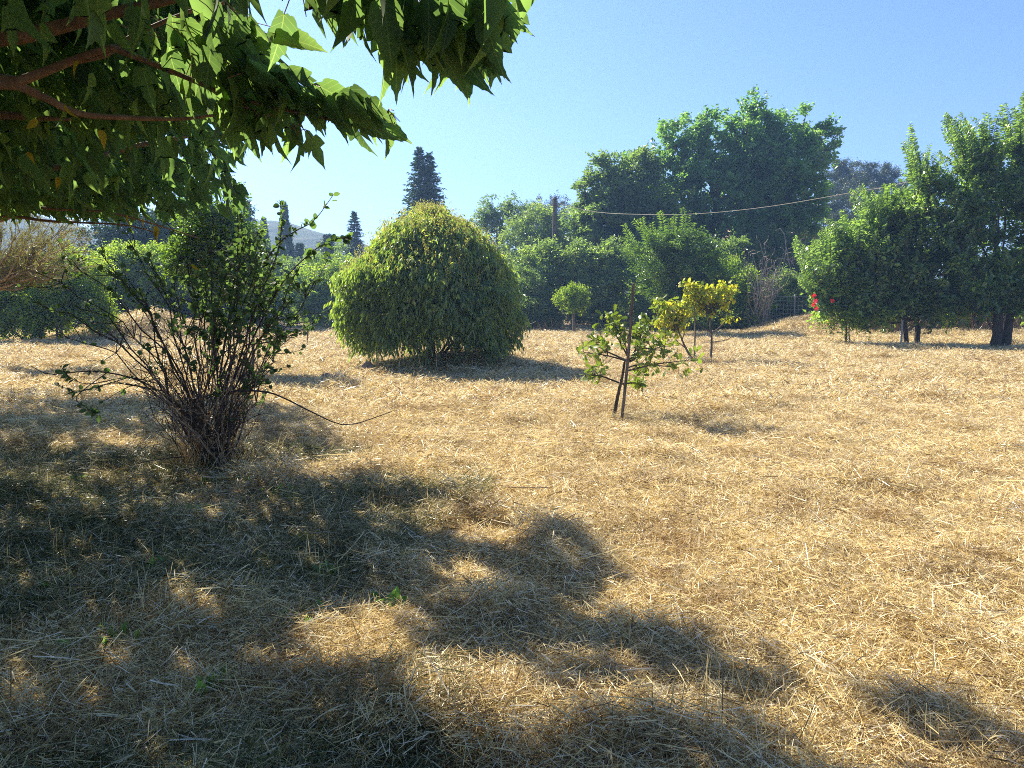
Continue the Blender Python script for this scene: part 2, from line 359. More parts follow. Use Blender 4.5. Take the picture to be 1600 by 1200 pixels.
def haze():
    m, N, L = newmat('haze_air'); pv = N.new('ShaderNodeVolumePrincipled')
    pv.inputs['Color'].default_value = (.34, .58, 1, 1); pv.inputs['Density'].default_value = .0014; pv.inputs['Anisotropy'].default_value = .35
    o = N.new('ShaderNodeOutputMaterial'); L.new(pv.outputs[0], o.inputs['Volume'])
    b = MB(); x0, x1, y0, y1, z0, z1 = -1250, 1250, -60, 520, -4, 62
    v = [(x, y, z) for x in (x0, x1) for y in (y0, y1) for z in (z0, z1)]
    b.add(v, [[0, 1, 3, 2], [4, 6, 7, 5], [0, 4, 5, 1], [2, 3, 7, 6], [0, 2, 6, 4], [1, 5, 7, 3]])
    ob = b.build('haze', m); tag(ob, kind='stuff')
haze()

# ------------------------------------------------------------------ leaf templates
def template(mid, edge, fold=.25, curl=.15, wave=0.):
    """mid: x stations on the midrib; edge: (x, halfwidth) per station; both sides"""
    n = len(mid); V = []
    for i in range(n):
        x = mid[i]; V.append((x, 0, -curl*x*x))
        ex, ew = edge[i]
        wv = wave*sin(i*2.4)
        V.append((ex, ew, fold*ew-curl*ex*ex+wv*ew)); V.append((ex, -ew, fold*ew-curl*ex*ex-wv*ew))
    F = []
    for i in range(n-1):
        a, b = i*3, (i+1)*3
        F.append((a, b, b+1, a+1)); F.append((a, a+2, b+2, b))
    return np.array(V, float), np.array(F, np.int64)
def serrate(mid, edge, per=3, amp=.03):
    M2, E2 = [], []
    for i in range(len(mid)-1):
        for k in range(per):
            t = k/per; M2.append(mid[i]*(1-t)+mid[i+1]*t)
            ex = edge[i][0]*(1-t)+edge[i+1][0]*t; ew = edge[i][1]*(1-t)+edge[i+1][1]*t
            E2.append((ex+(amp if k % 2 else -amp*.3)*.6, max(0, ew+(amp*.55 if k % 2 else -amp*.2)*min(1, ew*5))))
    M2.append(mid[-1]); E2.append(edge[-1]); return M2, E2
LOB = ([0, .10, .22, .32, .42, .58, .74, .88, 1.0], [(-.04, .06), (-.01, .19), (.18, .29), (.46, .37), (.42, .16), (.58, .19), (.74, .12), (.88, .035), (1.0, .003)])
OVA = ([0, .10, .25, .42, .60, .78, .90, 1.0], [(-.04, .07), (.02, .22), (.22, .30), (.42, .275), (.60, .20), (.78, .10), (.90, .03), (1.0, .002)])
NAR = ([0, .12, .25, .38, .48, .62, .78, .9, 1.0], [(-.03, .06), (.05, .15), (.22, .21), (.50, .33), (.42, .11), (.60, .15), (.76, .10), (.9, .035), (1.0, .003)])
T_mul = [template(*LOB, fold=.35, curl=.22, wave=.08), template(*OVA, fold=.3, curl=.25, wave=.06), template(*NAR, fold=.4, curl=.2, wave=.1)]
T_mulhi = [template(*serrate(*LOB), fold=.35, curl=.22), template(*serrate(*OVA), fold=.3, curl=.25), template(*serrate(*NAR), fold=.4, curl=.2)]
T_mullow = template([0, .3, .6, 1.0], [(-.02, .12), (.25, .34), (.6, .2), (1, .01)], .3, .2)
T_quad = (np.array([(0, 0, 0), (.42, .5, .12), (1, 0, -.1), (.42, -.5, .12)], float), np.array([(0, 3, 2, 1)], np.int64))
T_drop = (np.array([(0, 0, 0), (.3, .5, .06), (.72, .28, .02), (1, 0, -.12), (.72, -.28, .02), (.3, -.5, .06)], float), np.array([(0, 5, 4, 1), (1, 4, 3, 2)], np.int64))
T_round = template([0, .2, .5, .8, 1.0], [(0, .05), (.18, .36), (.5, .44), (.82, .30), (1.02, .02)], .25, .1)
T_bush = template([0, .25, .55, .8, 1.0], [(0, .03), (.22, .26), (.52, .30), (.8, .17), (1.0, .01)], .3, .15)
T_oak = template([0, .14, .25, .36, .46, .58, .68, .8, .9, 1.], [(0, .03), (.14, .12), (.24, .09), (.38, .25), (.46, .15), (.60, .32), (.68, .18), (.84, .28), (.94, .12), (1.0, .02)], .2, .12)

# ------------------------------------------------------------------ plants: clumps -> twigs -> leaves
def clumps_in(lobes, n, shell=.66, rough=.3, zmin=None):
    wts = np.array([l[3]*l[5]+l[4]*l[5]+l[3]*l[4] for l in lobes]); wts = wts/wts.sum()
    k = RNG.choice(len(lobes), n, p=wts); L = np.array([l[:6] for l in lobes])[k]
    u = rdir(n); r = np.where(RNG.random(n) < .8, shell+(1-shell)*RNG.random(n), RNG.random(n)**.5*shell)
    r = r*(1+rough*(vn(u[:, 0]*2.5+k*7, u[:, 2]*2.5+u[:, 1]*1.7, 5)-.5)*2)
    c = L[:, :3]+u*r[:, None]*L[:, 3:6]
    return c, unit(u*L[:, 3:6]), k
def twigs(mb, base, d, L, nl, leaf, asp, droop=.2, tmpl=T_quad, spread=.9, up=.6, hang=0., jit=.25, rb=None, stemmb=None, stemr=.004, flat=0.):
    """base (n,3), d (n,3), L (n,), nl leaves per twig in two ranks"""
    n = len(base); L = np.broadcast_to(L, (n,))
    t = np.linspace(.12, 1, nl)[None, :]+RNG.normal(size=(n, nl))*.03
    gx = np.array([0, 0, -1.])
    pos = base[:, None]+d[:, None]*(t*L[:, None])[..., None]+gx*(droop*L[:, None]*t**2)[..., None]
    tang = unit(d[:, None]+gx*(2*droop*t)[..., None])
    side = unit(np.cross(tang, np.array([0, 0, 1.])+RNG.normal(size=(n, 1, 3))*.25))
    s = np.where(np.arange(nl) % 2 == 0, 1., -1.)[None, :, None]
    X = unit(side*s*spread+tang*.55+gx*hang+RNG.normal(size=(n, nl, 3))*jit)
    N = unit(np.array([0, 0, 1.])*up+RNG.normal(size=(n, nl, 3))*(.55*(1-flat)))
    sz = leaf*(.7+.55*RNG.random((n, nl)))*(1-.25*t)
    rb = RNG.random(n) if rb is None else rb
    rn = np.clip(rb[:, None]*.6+RNG.random((n, nl))**1.5*.6-.08, 0, .999)
    pos = pos+RNG.normal(size=pos.shape)*leaf*.12
    ok = pos[..., 2].ravel() > H(pos[..., 0].ravel(), pos[..., 1].ravel())+.02
    pf = pos.reshape(-1, 3)[ok]; sz = sz.ravel()[ok]
    sc = np.stack([sz, sz*asp, sz], -1)
    mb.inst(tmpl, pf, X.reshape(-1, 3)[ok], N.reshape(-1, 3)[ok], sc, rn.ravel()[ok])
    if stemmb is not None:
        for i in range(n):
            tt = np.linspace(0, 1, 4)[:, None]; p = base[i]+d[i]*L[i]*tt+gx*droop*L[i]*tt**2
            stemmb.tube(p, [stemr, stemr*.8, stemr*.6, stemr*.3], 3, cap=False)
def filled(lobes, nclump, per, rc, tl, nl, leaf, asp, mb, outw=.6, upw=.45, rndw=.6, lightmix=None, **kw):
    c, u, k = clumps_in(lobes, nclump, kw.pop('shell', .66), kw.pop('rough', .35))
    n = nclump*per; idx = np.repeat(np.arange(nclump), per)
    off = rdir(n)*(RNG.random(n)**.4)[:, None]*rc*(.45+1.1*RNG.random(nclump))[idx][:, None]
    base = c[idx]+off*np.array([1, 1, .75])
    d = unit(u[idx]*outw+np.array([0, 0, upw])+RNG.normal(size=(n, 3))*rndw)
    rb = np.clip(.5+.3*RNG.normal(size=nclump)[idx]+.18*RNG.normal(size=n), 0, 1)
    if lightmix is not None: rb = rb*lightmix
    if isinstance(mb, IB):
        g = lambda q, v: kw.get(q, v)
        mb.add(base, d, tl*(.7+.6*RNG.random(n)), rb, (nl, asp, g('droop', .2), g('tmpl', T_quad), g('spread', .9), g('up', .6), g('hang', 0.), g('jit', .25), g('flat', 0.), leaf/tl)); return c
    twigs(mb, base, d, tl*(.6+.7*RNG.random(n)), nl, leaf, asp, rb=rb, **kw)
    return c

def scatter(name, srcs, pts, idx, rot, scl, kind='stuff', parent=None):
    key = tuple(o.name for o in srcs)
    c = SRC.get(key)
    if c is None:
        c = SRC[key] = bpy.data.collections.new(name+'_source')
        for o in srcs: c.objects.link(o)
    if parent is not None:
        q = parent
        while q is not None: pts = pts-np.array(q.location); q = q.parent
    me = bpy.data.meshes.new(name); me.vertices.add(len(pts)); me.vertices.foreach_set('co', pts.astype(np.float32).ravel())
    a = me.attributes.new('rot', 'FLOAT_VECTOR', 'POINT'); a.data.foreach_set('vector', rot.astype(np.float32).ravel())
    a = me.attributes.new('scl', 'FLOAT_VECTOR', 'POINT'); a.data.foreach_set('vector', scl.astype(np.float32).ravel())
    a = me.attributes.new('pick', 'INT', 'POINT'); a.data.foreach_set('value', idx.astype(np.int32))
    o = bpy.data.objects.new(name, me); link(o, parent); o['kind'] = kind
    g = bpy.data.node_groups.new(name+'_nodes', 'GeometryNodeTree'); g.interface.new_socket('Geometry', in_out='INPUT', socket_type='NodeSocketGeometry'); g.interface.new_socket('Geometry', in_out='OUTPUT', socket_type='NodeSocketGeometry')
    N, L = g.nodes, g.links; gi, go = N.new('NodeGroupInput'), N.new('NodeGroupOutput'); ip = N.new('GeometryNodeInstanceOnPoints'); ci = N.new('GeometryNodeCollectionInfo')
    ci.inputs[0].default_value = c; ci.inputs['Separate Children'].default_value = True; ci.inputs['Reset Children'].default_value = True
    def attr(nm, ty):
        q = N.new('GeometryNodeInputNamedAttribute'); q.data_type = ty; q.inputs['Name'].default_value = nm; return q.outputs['Attribute']
    L.new(gi.outputs[0], ip.inputs['Points']); L.new(ci.outputs[0], ip.inputs['Instance']); ip.inputs['Pick Instance'].default_value = True
    L.new(attr('pick', 'INT'), ip.inputs['Instance Index']); L.new(attr('rot', 'FLOAT_VECTOR'), ip.inputs['Rotation']); L.new(attr('scl', 'FLOAT_VECTOR'), ip.inputs['Scale'])
    L.new(ip.outputs[0], go.inputs[0]); md = o.modifiers.new('scatter', 'NODES'); md.node_group = g; return o

SRC = {}; SPRIG = {}
def sprigs(mat, nl, asp, droop, tmpl, spread, up, hang, jit, flat, leaf_rel):
    key = (mat, nl, asp, droop, id(tmpl[0]), spread, up, hang, jit, flat, round(leaf_rel, 1))
    if key in SPRIG: return SPRIG[key]
    out = []
    for tone in range(5):
        for v in range(2):
            m = MB(); base = np.zeros((3, 3)); base[:, 1:] = RNG.normal(size=(3, 2))*.18; base[:, 2] += 50
            d = unit(np.array([[1, 0, 0], [.85, .45, .15], [.85, -.45, -.05]])+RNG.normal(size=(3, 3))*.12)
            twigs(m, base, d, np.array([1., .75, .75]), nl, leaf_rel, asp, droop=droop, tmpl=tmpl, spread=spread, up=up, hang=hang, jit=jit, flat=flat, rb=np.full(3, tone/4.))
            o = m.build('sprig%02d_%s' % (len(SPRIG)*10+len(out), mat), MT[mat]); COL.objects.unlink(o)
            o.data.transform(Matrix.Translation((0, 0, -50))); out.append(o)
    SPRIG[key] = out; return out
class IB:
    """crown gathered as sprig placements, built as one instancing object"""
    def __init__(s, mat): s.mat, s.b, s.d, s.L, s.t, s.kw = mat, [], [], [], [], None
    def add(s, base, d, L, rb, kw):
        ok = base[:, 2] > H(base[:, 0], base[:, 1])+.08; n = len(base)
        s.b.append(base[ok]); s.d.append(d[ok]); s.L.append(np.broadcast_to(L, (n,))[ok]); s.t.append(np.broadcast_to(rb, (n,))[ok]); s.kw = s.kw or kw
    def build(s, parent):
        b, d, L, t = map(np.concatenate, (s.b, s.d, s.L, s.t)); n = len(b)
        src = sprigs(s.mat, *s.kw); X = unit(d); Yv = unit(np.cross(np.array([0, 0, 1.])+RNG.normal(size=(n, 3))*.35, X)); Z = np.cross(X, Yv)
        rot = np.stack([np.arctan2(Yv[:, 2], Z[:, 2]), -np.arcsin(np.clip(X[:, 2], -1, 1)), np.arctan2(X[:, 1], X[:, 0])], -1)
        pick = np.clip((t*5).astype(int), 0, 4)*2+RNG.integers(0, 2, n)
        return scatter('crown', src, b, pick, rot, np.repeat(L[:, None], 3, 1), 'stuff', parent)
def limbs(mb, fork, lobes, clumps=None, r0=.12, mid=.35, sides=5, fine=40):
    for l in lobes:
        c = np.array(l[:3]); d = c-fork
        r = r0*(.5+.5*min(1, l[3]/2))
        mb.tube(bez(fork, c+rdir(1)[0]*l[3]*.15, np.array([0, 0, -.08*np.linalg.norm(d)])+rdir(1)[0]*.06*np.linalg.norm(d), 8, .02*np.linalg.norm(d)), np.linspace(r, r*.35, 8), sides)
    if clumps is not None and len(clumps):
        cs = np.array([l[:3] for l in lobes])
        for p in clumps[:fine]:
            i = np.argmin(np.linalg.norm(cs-p, axis=1)); a = cs[i]+(fork-cs[i])*RNG.random()*.45
            r = r0*.22
            mb.tube(bez(a, p, rdir(1)[0]*.08*np.linalg.norm(p-a), 6, .02), np.linspace(r, r*.25, 6), 4)
def lobe(px, py, Y, rx, ry, rd=None, dy=0.):
    """ellipsoid seen at a place in the photo at distance Y, half-sizes in photo pixels"""
    c = P(px, py, Y+dy); a = M(rx, Y); b = M(ry, Y)
    return (c[0], c[1], c[2], a, rd if rd else (a+b)/2*.62, b)
def tree(name, label, cat, base, fork_h, trunk_r, lobes, nclump, per, rc, tl, nl, leaf, asp, mat, bark='bark', group=None, lean=(0, 0), fine=40, limb_r=None, **kw):
    base = onground(base, -.05); t = thing(name, base, label, cat, group)
    fork = base+np.array([lean[0], lean[1], fork_h+.05])
    tb = MB(); hs = np.linspace(0, 1, 8)
    p = base+(fork-base)*hs[:, None]; p[1:-1] += RNG.normal(size=(6, 3))*trunk_r*.12
    rr = trunk_r*(1-.25*hs); rr[0] *= 1.35
    tb.tube(p, rr, 10); tb.build('trunk', MT[bark], t, smooth=True)
    cm = IB(mat); cl = filled(lobes, nclump, per, rc, tl, nl, leaf, asp, cm, **kw)
    lm = MB(); limbs(lm, fork, lobes, cl, limb_r or trunk_r*.6, fine=fine)
    lm.build('branches', MT[bark], t, smooth=True, kind='stuff')
    cm.build(t)
    return t

# ------------------------------------------------------------------ far background
def cypress(px, ytop, ybase, wpx, Y, label, name='cypress_tree'):
    top = P(px, ytop, Y); b = onground([top[0], Y, 0]); h = top[2]-b[2]; r = M(wpx, Y)/2
    t = thing(name, b, label, 'cypress', 'cypresses in the distance')
    m = MB(); m.tube([b, b+[0, 0, h*.5]], [r*.25, r*.1], 6); m.build('trunk', MT['bark'], t)
    n = 2600; z = RNG.random(n)**1.1; a = RNG.random(n)*2*pi
    rr = r*np.minimum(1, (1-z)*2.4+.04)*(.75+.35*vn(a*2, z*9, 3))
    pos = b+np.stack([np.cos(a)*rr, np.sin(a)*rr, h*(.04+.96*z)], -1)
    X = unit(np.stack([np.cos(a)*.4, np.sin(a)*.4, np.ones(n)], -1)+RNG.normal(size=(n, 3))*.2)
    c = MB(); c.inst(T_quad, pos, X, rdir(n), np.stack([np.full(n, h*.05), np.full(n, h*.02), np.full(n, h*.02)], -1), RNG.random(n))
    c.build('crown', MT['dark'], t, kind='stuff')
cypress(412, 345, 420, 17, 60, 'broad dark cypress left of the slender pointed one, against the blue hill')
cypress(444, 322, 420, 18, 60, 'slender pointed dark cypress standing in front of the blue hill')
cypress(386, 320, 420, 13, 60, 'cypress tip just showing right of the mulberry foliage')

def conifer(px, ytop, ybot, wpx, Y, label, tops=1, mat='dark', full=1., group=None, name='conifer_tree'):
    top = P(px, ytop, Y); b = onground([top[0], Y, 0]); t = thing(name, b, label, 'conifer', group)
    zb = P(px, ybot, Y)[2]; r = M(wpx, Y)/2; tm, c = MB(), MB()
    offs = [(0, 0)] if tops == 1 else [(-r*.22, 0.), (r*.26, -M(8, Y))]
    for ox, oz in offs:
        hx = top[2]+oz; ax = np.array([b[0]+ox, b[1], 0])
        tm.tube([[b[0]+ox*.6, b[1], b[2]], [ax[0], ax[1], zb], [ax[0], ax[1], hx]], [r*.14, r*.08, .02], 6)
        h = hx-zb; lev = 30
        for q in range(lev):
            f = (q+RNG.random()*.6)/lev; z = zb+h*f; br = (r*(.85 if tops > 1 else 1))*(1-f)**.75*full+.08
            for j in range(11):
                a = RNG.random()*2*pi; l = br*(.35+.9*RNG.random())
                e = np.array([cos(a)*l, sin(a)*l, l*(.22-.35*(1-f))+RNG.normal()*.05]); s0 = np.array([ax[0], ax[1], z])
                if l > .35: tm.tube([s0, s0+e], [.02, .006], 3, cap=False)
                m = 13; tt = RNG.random(m)**.6; pos = s0+e*tt[:, None]+RNG.normal(size=(m, 3))*.05*l
                sd = unit(np.array([-e[1], e[0], 0]))*np.where(RNG.random(m) < .5, 1, -1)[:, None]
                X = unit(e/np.linalg.norm(e)+sd*.9+np.array([0, 0, -.15])+RNG.normal(size=(m, 3))*.25); sz = (.16+.16*RNG.random(m))*(r/1.0)**.5*(1.1-f*.5)
                c.inst(T_quad, pos, X, np.tile([0, 0, 1.], (m, 1))+RNG.normal(size=(m, 3))*.4, np.stack([sz, sz*.42, sz], -1), RNG.random(m))
    tm.build('trunk', MT['bark'], t); c.build('crown', MT[mat], t, kind='stuff')
conifer(662, 231, 345, 62, 48, 'tall dark twin topped conifer rising behind the domed tree', tops=2)
conifer(553, 330, 400, 30, 56, 'small dark conifer between the blue hill and the domed tree')
conifer(512, 366, 420, 42, 60, 'low dark pine in front of the right end of the blue hill', full=1.3)
conifer(468, 380, 430, 36, 60, 'short dark pine between slender cypress and low pine', full=1.3)

def bigtree(name, label, cat, px, Y, lobes, **kw):
    c = P(px, 465, Y); return tree(name, label, cat, [c[0], Y, 0], kw.pop('fork', 2.5), kw.pop('r', .25), lobes, **kw)
PG = 'pines on the slope behind the oak'
for px, yt, rx, ry, Y, lab in [
    (1322, 262, 30, 22, 82, 'rounded pine crown just right of the big oak, below the sky'),
    (1368, 268, 34, 26, 78, 'grey green pine with a jagged top left of the tall right tree'),
    (1345, 320, 40, 45, 66, 'lower pine filling the gap above the tiled roof'),
    (1300, 312, 30, 38, 70, 'pine half hidden behind the right edge of the oak'),
    (1415, 300, 40, 30, 74, 'pine showing above the left shoulder of the tall right tree')]:
    L = [lobe(px, yt+ry*.3, Y, rx, ry*.8, None), lobe(px-rx*.5, yt+ry*1.3, Y, rx*.8, ry, None), lobe(px+rx*.5, yt+ry*1.2, Y, rx*.7, ry*.9, None)]
    bigtree('pine_tree', lab, 'pine', px, Y, L, fork=3.5, r=.22, nclump=90, per=9, rc=.55, tl=.5, nl=7, leaf=.24, asp=.3, mat='pine', group=PG, up=.2, upw=.8, droop=.0, fine=15)
for px, yt, rx, ry, Y, lab in [
    (868, 330, 42, 22, 80, 'distant pine crown left and right of the utility pole top'),
    (838, 334, 24, 18, 84, 'distant pine crown between the bare dark tree and the utility pole')]:
    L = [lobe(px, yt+6, Y, rx, ry, None), lobe(px, yt+ry*1.8, Y, rx*1.3, ry*1.4, None)]
    bigtree('pine_tree', lab, 'pine', px, Y, L, fork=3., r=.2, nclump=80, per=9, rc=.6, tl=.5, nl=7, leaf=.26, asp=.3, mat='pine', group=PG, up=.2, upw=.8, fine=10)

# dark tree with visible limbs, behind the domed tree
bigtree('oak_tree', 'dark open crowned tree with bare limbs, right of the domed tree', 'tree', 795, 50,
        [lobe(775, 325, 50, 34, 20), lobe(755, 345, 50, 22, 22), lobe(810, 340, 50, 26, 20), lobe(780, 360, 50, 34, 24)],
        fork=4.2, r=.32, lean=(-.3, 0), nclump=80, per=7, rc=.45, tl=.4, nl=6, leaf=.15, asp=.6, mat='oak2', fine=70, limb_r=.16)
# big oak
OAKY = 44
bigtree('oak_tree', 'largest oak, broad rounded crown with dark limbs above the cable', 'tree', 1125, OAKY,
        [lobe(1165, 200, OAKY, 46, 34), lobe(1100, 212, OAKY, 30, 28), lobe(1262, 205, OAKY, 36, 34), lobe(1215, 225, OAKY, 40, 40), lobe(1285, 240, OAKY, 22, 26),
         lobe(1060, 235, OAKY, 50, 40), lobe(1190, 260, OAKY, 85, 60), lobe(1120, 300, OAKY, 85, 60), lobe(1230, 310, OAKY, 62, 52), lobe(1070, 330, OAKY, 60, 50),
         lobe(1150, 365, OAKY, 95, 42), lobe(1000, 270, OAKY, 52, 34), lobe(1215, 355, OAKY, 60, 38)],
        fork=3.0, r=.5, nclump=560, per=8, rc=.46, tl=.46, nl=6, leaf=.24, asp=.6, mat='oak', fine=260, limb_r=.26, rough=.45)
bigtree('oak_tree', 'lower oak joined to the left side of the largest oak', 'tree', 965, 42,
        [lobe(945, 290, 42, 36, 30), lobe(985, 275, 42, 42, 34), lobe(960, 335, 42, 56, 46), lobe(1015, 345, 42, 50, 50), lobe(930, 360, 42, 30, 40), lobe(1000, 400, 42, 60, 40)],
        fork=2.6, r=.32, nclump=240, per=10, rc=.5, tl=.46, nl=6, leaf=.24, asp=.6, mat='oak2', fine=90, limb_r=.18, rough=.3)

# house glimpsed under the oak
def house():
    Y = 58; a, b = P(1150, 358, Y), P(1345, 358, Y); x0, x1 = a[0], b[0]; zt = P(1280, 364, Y)[2]; zr = P(1280, 352, Y)[2]+.1; g = float(H(x0, Y))-.2
    t = thing('house', ((x0+x1)/2, Y, g), 'pink plastered house with tiled roof, glimpsed below the oak crown', 'house')
    def box(m, p0, p1, r=.5):
        v = [(x, y, z) for x in (p0[0], p1[0]) for y in (p0[1], p1[1]) for z in (p0[2], p1[2])]
        m.add(v, [[0, 1, 3, 2], [4, 6, 7, 5], [0, 4, 5, 1], [2, 3, 7, 6], [0, 2, 6, 4], [1, 5, 7, 3]], r)
    w_ = MB(); box(w_, (x0, Y, g), (x1, Y+7, zt)); w_.build('wall', MT['plaster'], t)
    r = MB(); n = 46
    xs = np.linspace(x0-.4, x1+.4, n*6+1); ph = (np.arange(n*6+1) % 6)/6*2*pi; bump = np.abs(np.sin(ph/2))*.09
    for sgn in (0, 1):
        rows = 9; V = []
        for k in range(rows+1):
            f = k/rows; y = (Y-.5+4.0*f) if sgn == 0 else (Y+7.5-4.0*f); V.append(np.stack([xs, np.full(len(xs), y), zt-.05+(zr-zt)*f+bump+.03*(k % 2)], -1))
        V = np.array(V); m_ = len(xs); i, j = np.meshgrid(np.arange(rows), np.arange(m_-1), indexing='ij')
        f = np.stack([i*m_+j, i*m_+j+1, (i+1)*m_+j+1, (i+1)*m_+j], -1).reshape(-1, 4)
        if sgn: f = f[:, ::-1]
        r.add(V.reshape(-1, 3), f, RNG.random(len(f)))
    box(r, (x0-.4, Y-.5, zt-.16), (x1+.4, Y-.42, zt-.04)); r.build('roof', MT['tile'], t, kind='stuff')
    for px in (1175, 1275):
        c = P(px, 385, Y); wi = MB(); box(wi, (c[0]-.55, Y-.04, zt-2.1), (c[0]+.55, Y-.003, zt-.7)); wi.build('window', MT['shutter'], t)
house()

# utility pole and cable
pt, pb = P(867, 311, 37), P(865, 480, 37); pb = onground([pb[0], 37, 0], -.2)
t = thing('utility_pole', pb, 'thin dark utility pole rising above the hedge left of the oak', 'pole')
m = MB(); m.tube([pb, (pb+pt)/2, pt], [.13, .115, .095], 10); m.build('pole', MT['wood'], t, smooth=True)
m = MB(); m.tube([pt+[0, 0, 0], pt+[0, 0, .1]], [.12, .05], 8); m.build('pole_cap', MT['wood'], t)
m = MB(); m.tube([pt+[0, 0, -.3], pt+[.25, 0, -.3]], [.025, .02], 5); m.build('bracket', MT['wire'], t)
ca = P(874, 318, 37); cpts = [ca, P(930, 331, 36), P(1000, 335, 34.5), P(1090, 334, 33), P(1200, 323, 31.5), P(1330, 301, 30), P(1420, 284, 29), P(1700, 215, 26)]
m = MB(); m.tube(path(cpts, 60), .011, 5, cap=False)
o = m.build('overhead_cable', MT['cable']); tag(o, 'pale sagging cable running from the pole across the oak', 'cable')
m = MB(); m.tube([P(806, 490, 33.5), onground(P(826, 523, 33.5), 0)], [.02, .02], 5)
o = m.build('guy_wire', MT['wire']); tag(o, 'slanting wire at the right foot of the domed tree', 'wire')

# ------------------------------------------------------------------ hedge line, right half
HG = 'bushes of the boundary hedge'
def bush(label, px, ybase, Y, lobes, mat, n, name='hedge_bush', group=HG, leaf=.10, asp=.5, per=9, rc=.30, tl=.42, nl=7, r=.07, **kw):
    leaf *= 1.25; kw.setdefault('rough', .45); kw.setdefault('jit', .4)
    c = P(px, 465, Y); return tree(name, label, 'bush', [c[0], Y, 0], .5, r, lobes, n, per, rc, tl, nl, leaf, asp, mat, group=group, fine=30, limb_r=.05, **kw)
bush('grey green bush mass right of the dark open tree, below the skyline', 850, 500, 46, [lobe(830, 375, 46, 40, 45), lobe(880, 365, 46, 45, 45), lobe(920, 390, 46, 40, 45), lobe(805, 400, 46, 35, 45), lobe(860, 430, 46, 70, 50)], 'hedge', 230, leaf=.15, rc=.5, tl=.5)
bush('pale green hedge bush at the foot of the utility pole', 865, 515, 36, [lobe(850, 435, 36, 42, 46), lobe(895, 425, 36, 40, 40), lobe(830, 480, 36, 34, 40), lobe(880, 478, 36, 46, 42)], 'hedge', 210, leaf=.12, upw=.9)
bush('dark hedge bush between domed tree and small yellow tree', 835, 515, 35, [lobe(835, 470, 35, 32, 52), lobe(815, 490, 35, 28, 34), lobe(850, 500, 35, 26, 24)], 'oak2', 110, leaf=.12)
bush('dense hedge bush behind the leaning stake', 945, 515, 35.5, [lobe(930, 440, 35.5, 40, 45), lobe(970, 430, 35.5, 40, 42), lobe(950, 480, 35.5, 55, 42)], 'hedge', 210, leaf=.12)
bush('dark green hedge bush under the oaks, behind the yellow saplings', 1050, 515, 36.5, [lobe(1010, 470, 36.5, 40, 52), lobe(1060, 465, 36.5, 45, 52), lobe(1110, 462, 36.5, 42, 52), lobe(1060, 420, 36.5, 60, 45), lobe(1130, 420, 36.5, 40, 45)], 'oak2', 250, leaf=.12)
bush('bright yellow green bush left of the dead shrub', 1150, 520, 33.5, [lobe(1150, 440, 33.5, 30, 36), lobe(1135, 475, 33.5, 34, 42), lobe(1165, 480, 33.5, 28, 38)], 'lime', 130, upw=1.0)
bush('dark bush below the tiled roof, behind the dead shrub', 1215, 520, 42, [lobe(1190, 400, 42, 42, 42), lobe(1240, 410, 42, 44, 42), lobe(1290, 405, 42, 44, 40), lobe(1220, 460, 42, 60, 50), lobe(1290, 460, 42, 50, 50)], 'oak2', 240, leaf=.14, rc=.4)
bush('leafy climber growing through the wire fence', 1245, 520, 35.2, [lobe(1215, 470, 35.2, 26, 40), lobe(1255, 462, 35.2, 32, 42), lobe(1285, 478, 35.2, 22, 34), lobe(1240, 500, 35.2, 40, 20)], 'hedge', 150)
bush('leafy undergrowth between the yellow saplings and the dead shrub', 1120, 520, 33, [lobe(1130, 500, 33, 30, 16), lobe(1090, 500, 33, 26, 16), lobe(1165, 500, 33, 20, 15)], 'hedge', 60)
bush('dark undergrowth behind the trunks of the right hand trees', 1440, 525, 31, [lobe(1350, 480, 31, 50, 42), lobe(1430, 475, 31, 60, 45), lobe(1520, 470, 31, 60, 48), lobe(1610, 460, 31, 60, 55), lobe(1700, 450, 31, 60, 60)], 'dark', 260, leaf=.13, rc=.4)
m = MB()
for k in range(420):
    p = P(RNG.uniform(1330, 1640), 520, RNG.uniform(28.5, 29.8)); b = onground(p); h = RNG.uniform(.4, 1.7)
    m.tube(bez(b, b+[RNG.normal()*.3, RNG.normal()*.25, h], [RNG.normal()*.15, 0, .1], 5), np.linspace(.012, .004, 5), 3, RNG.random(), cap=False)
o = m.build('dry_brushwood', MT['brush'], kind='stuff')
m = MB()
for k in range(700):
    p = P(RNG.uniform(800, 1350), 520, RNG.uniform(32.8, 34.2)); b = onground(p); h = RNG.uniform(.15, .7)
    m.tube(bez(b, b+[RNG.normal()*.3, RNG.normal()*.25, h], [RNG.normal()*.15, 0, .1], 4), np.linspace(.012, .004, 4), 3, RNG.random(), cap=False)
o = m.build('dry_weeds', MT['brush'], kind='stuff')

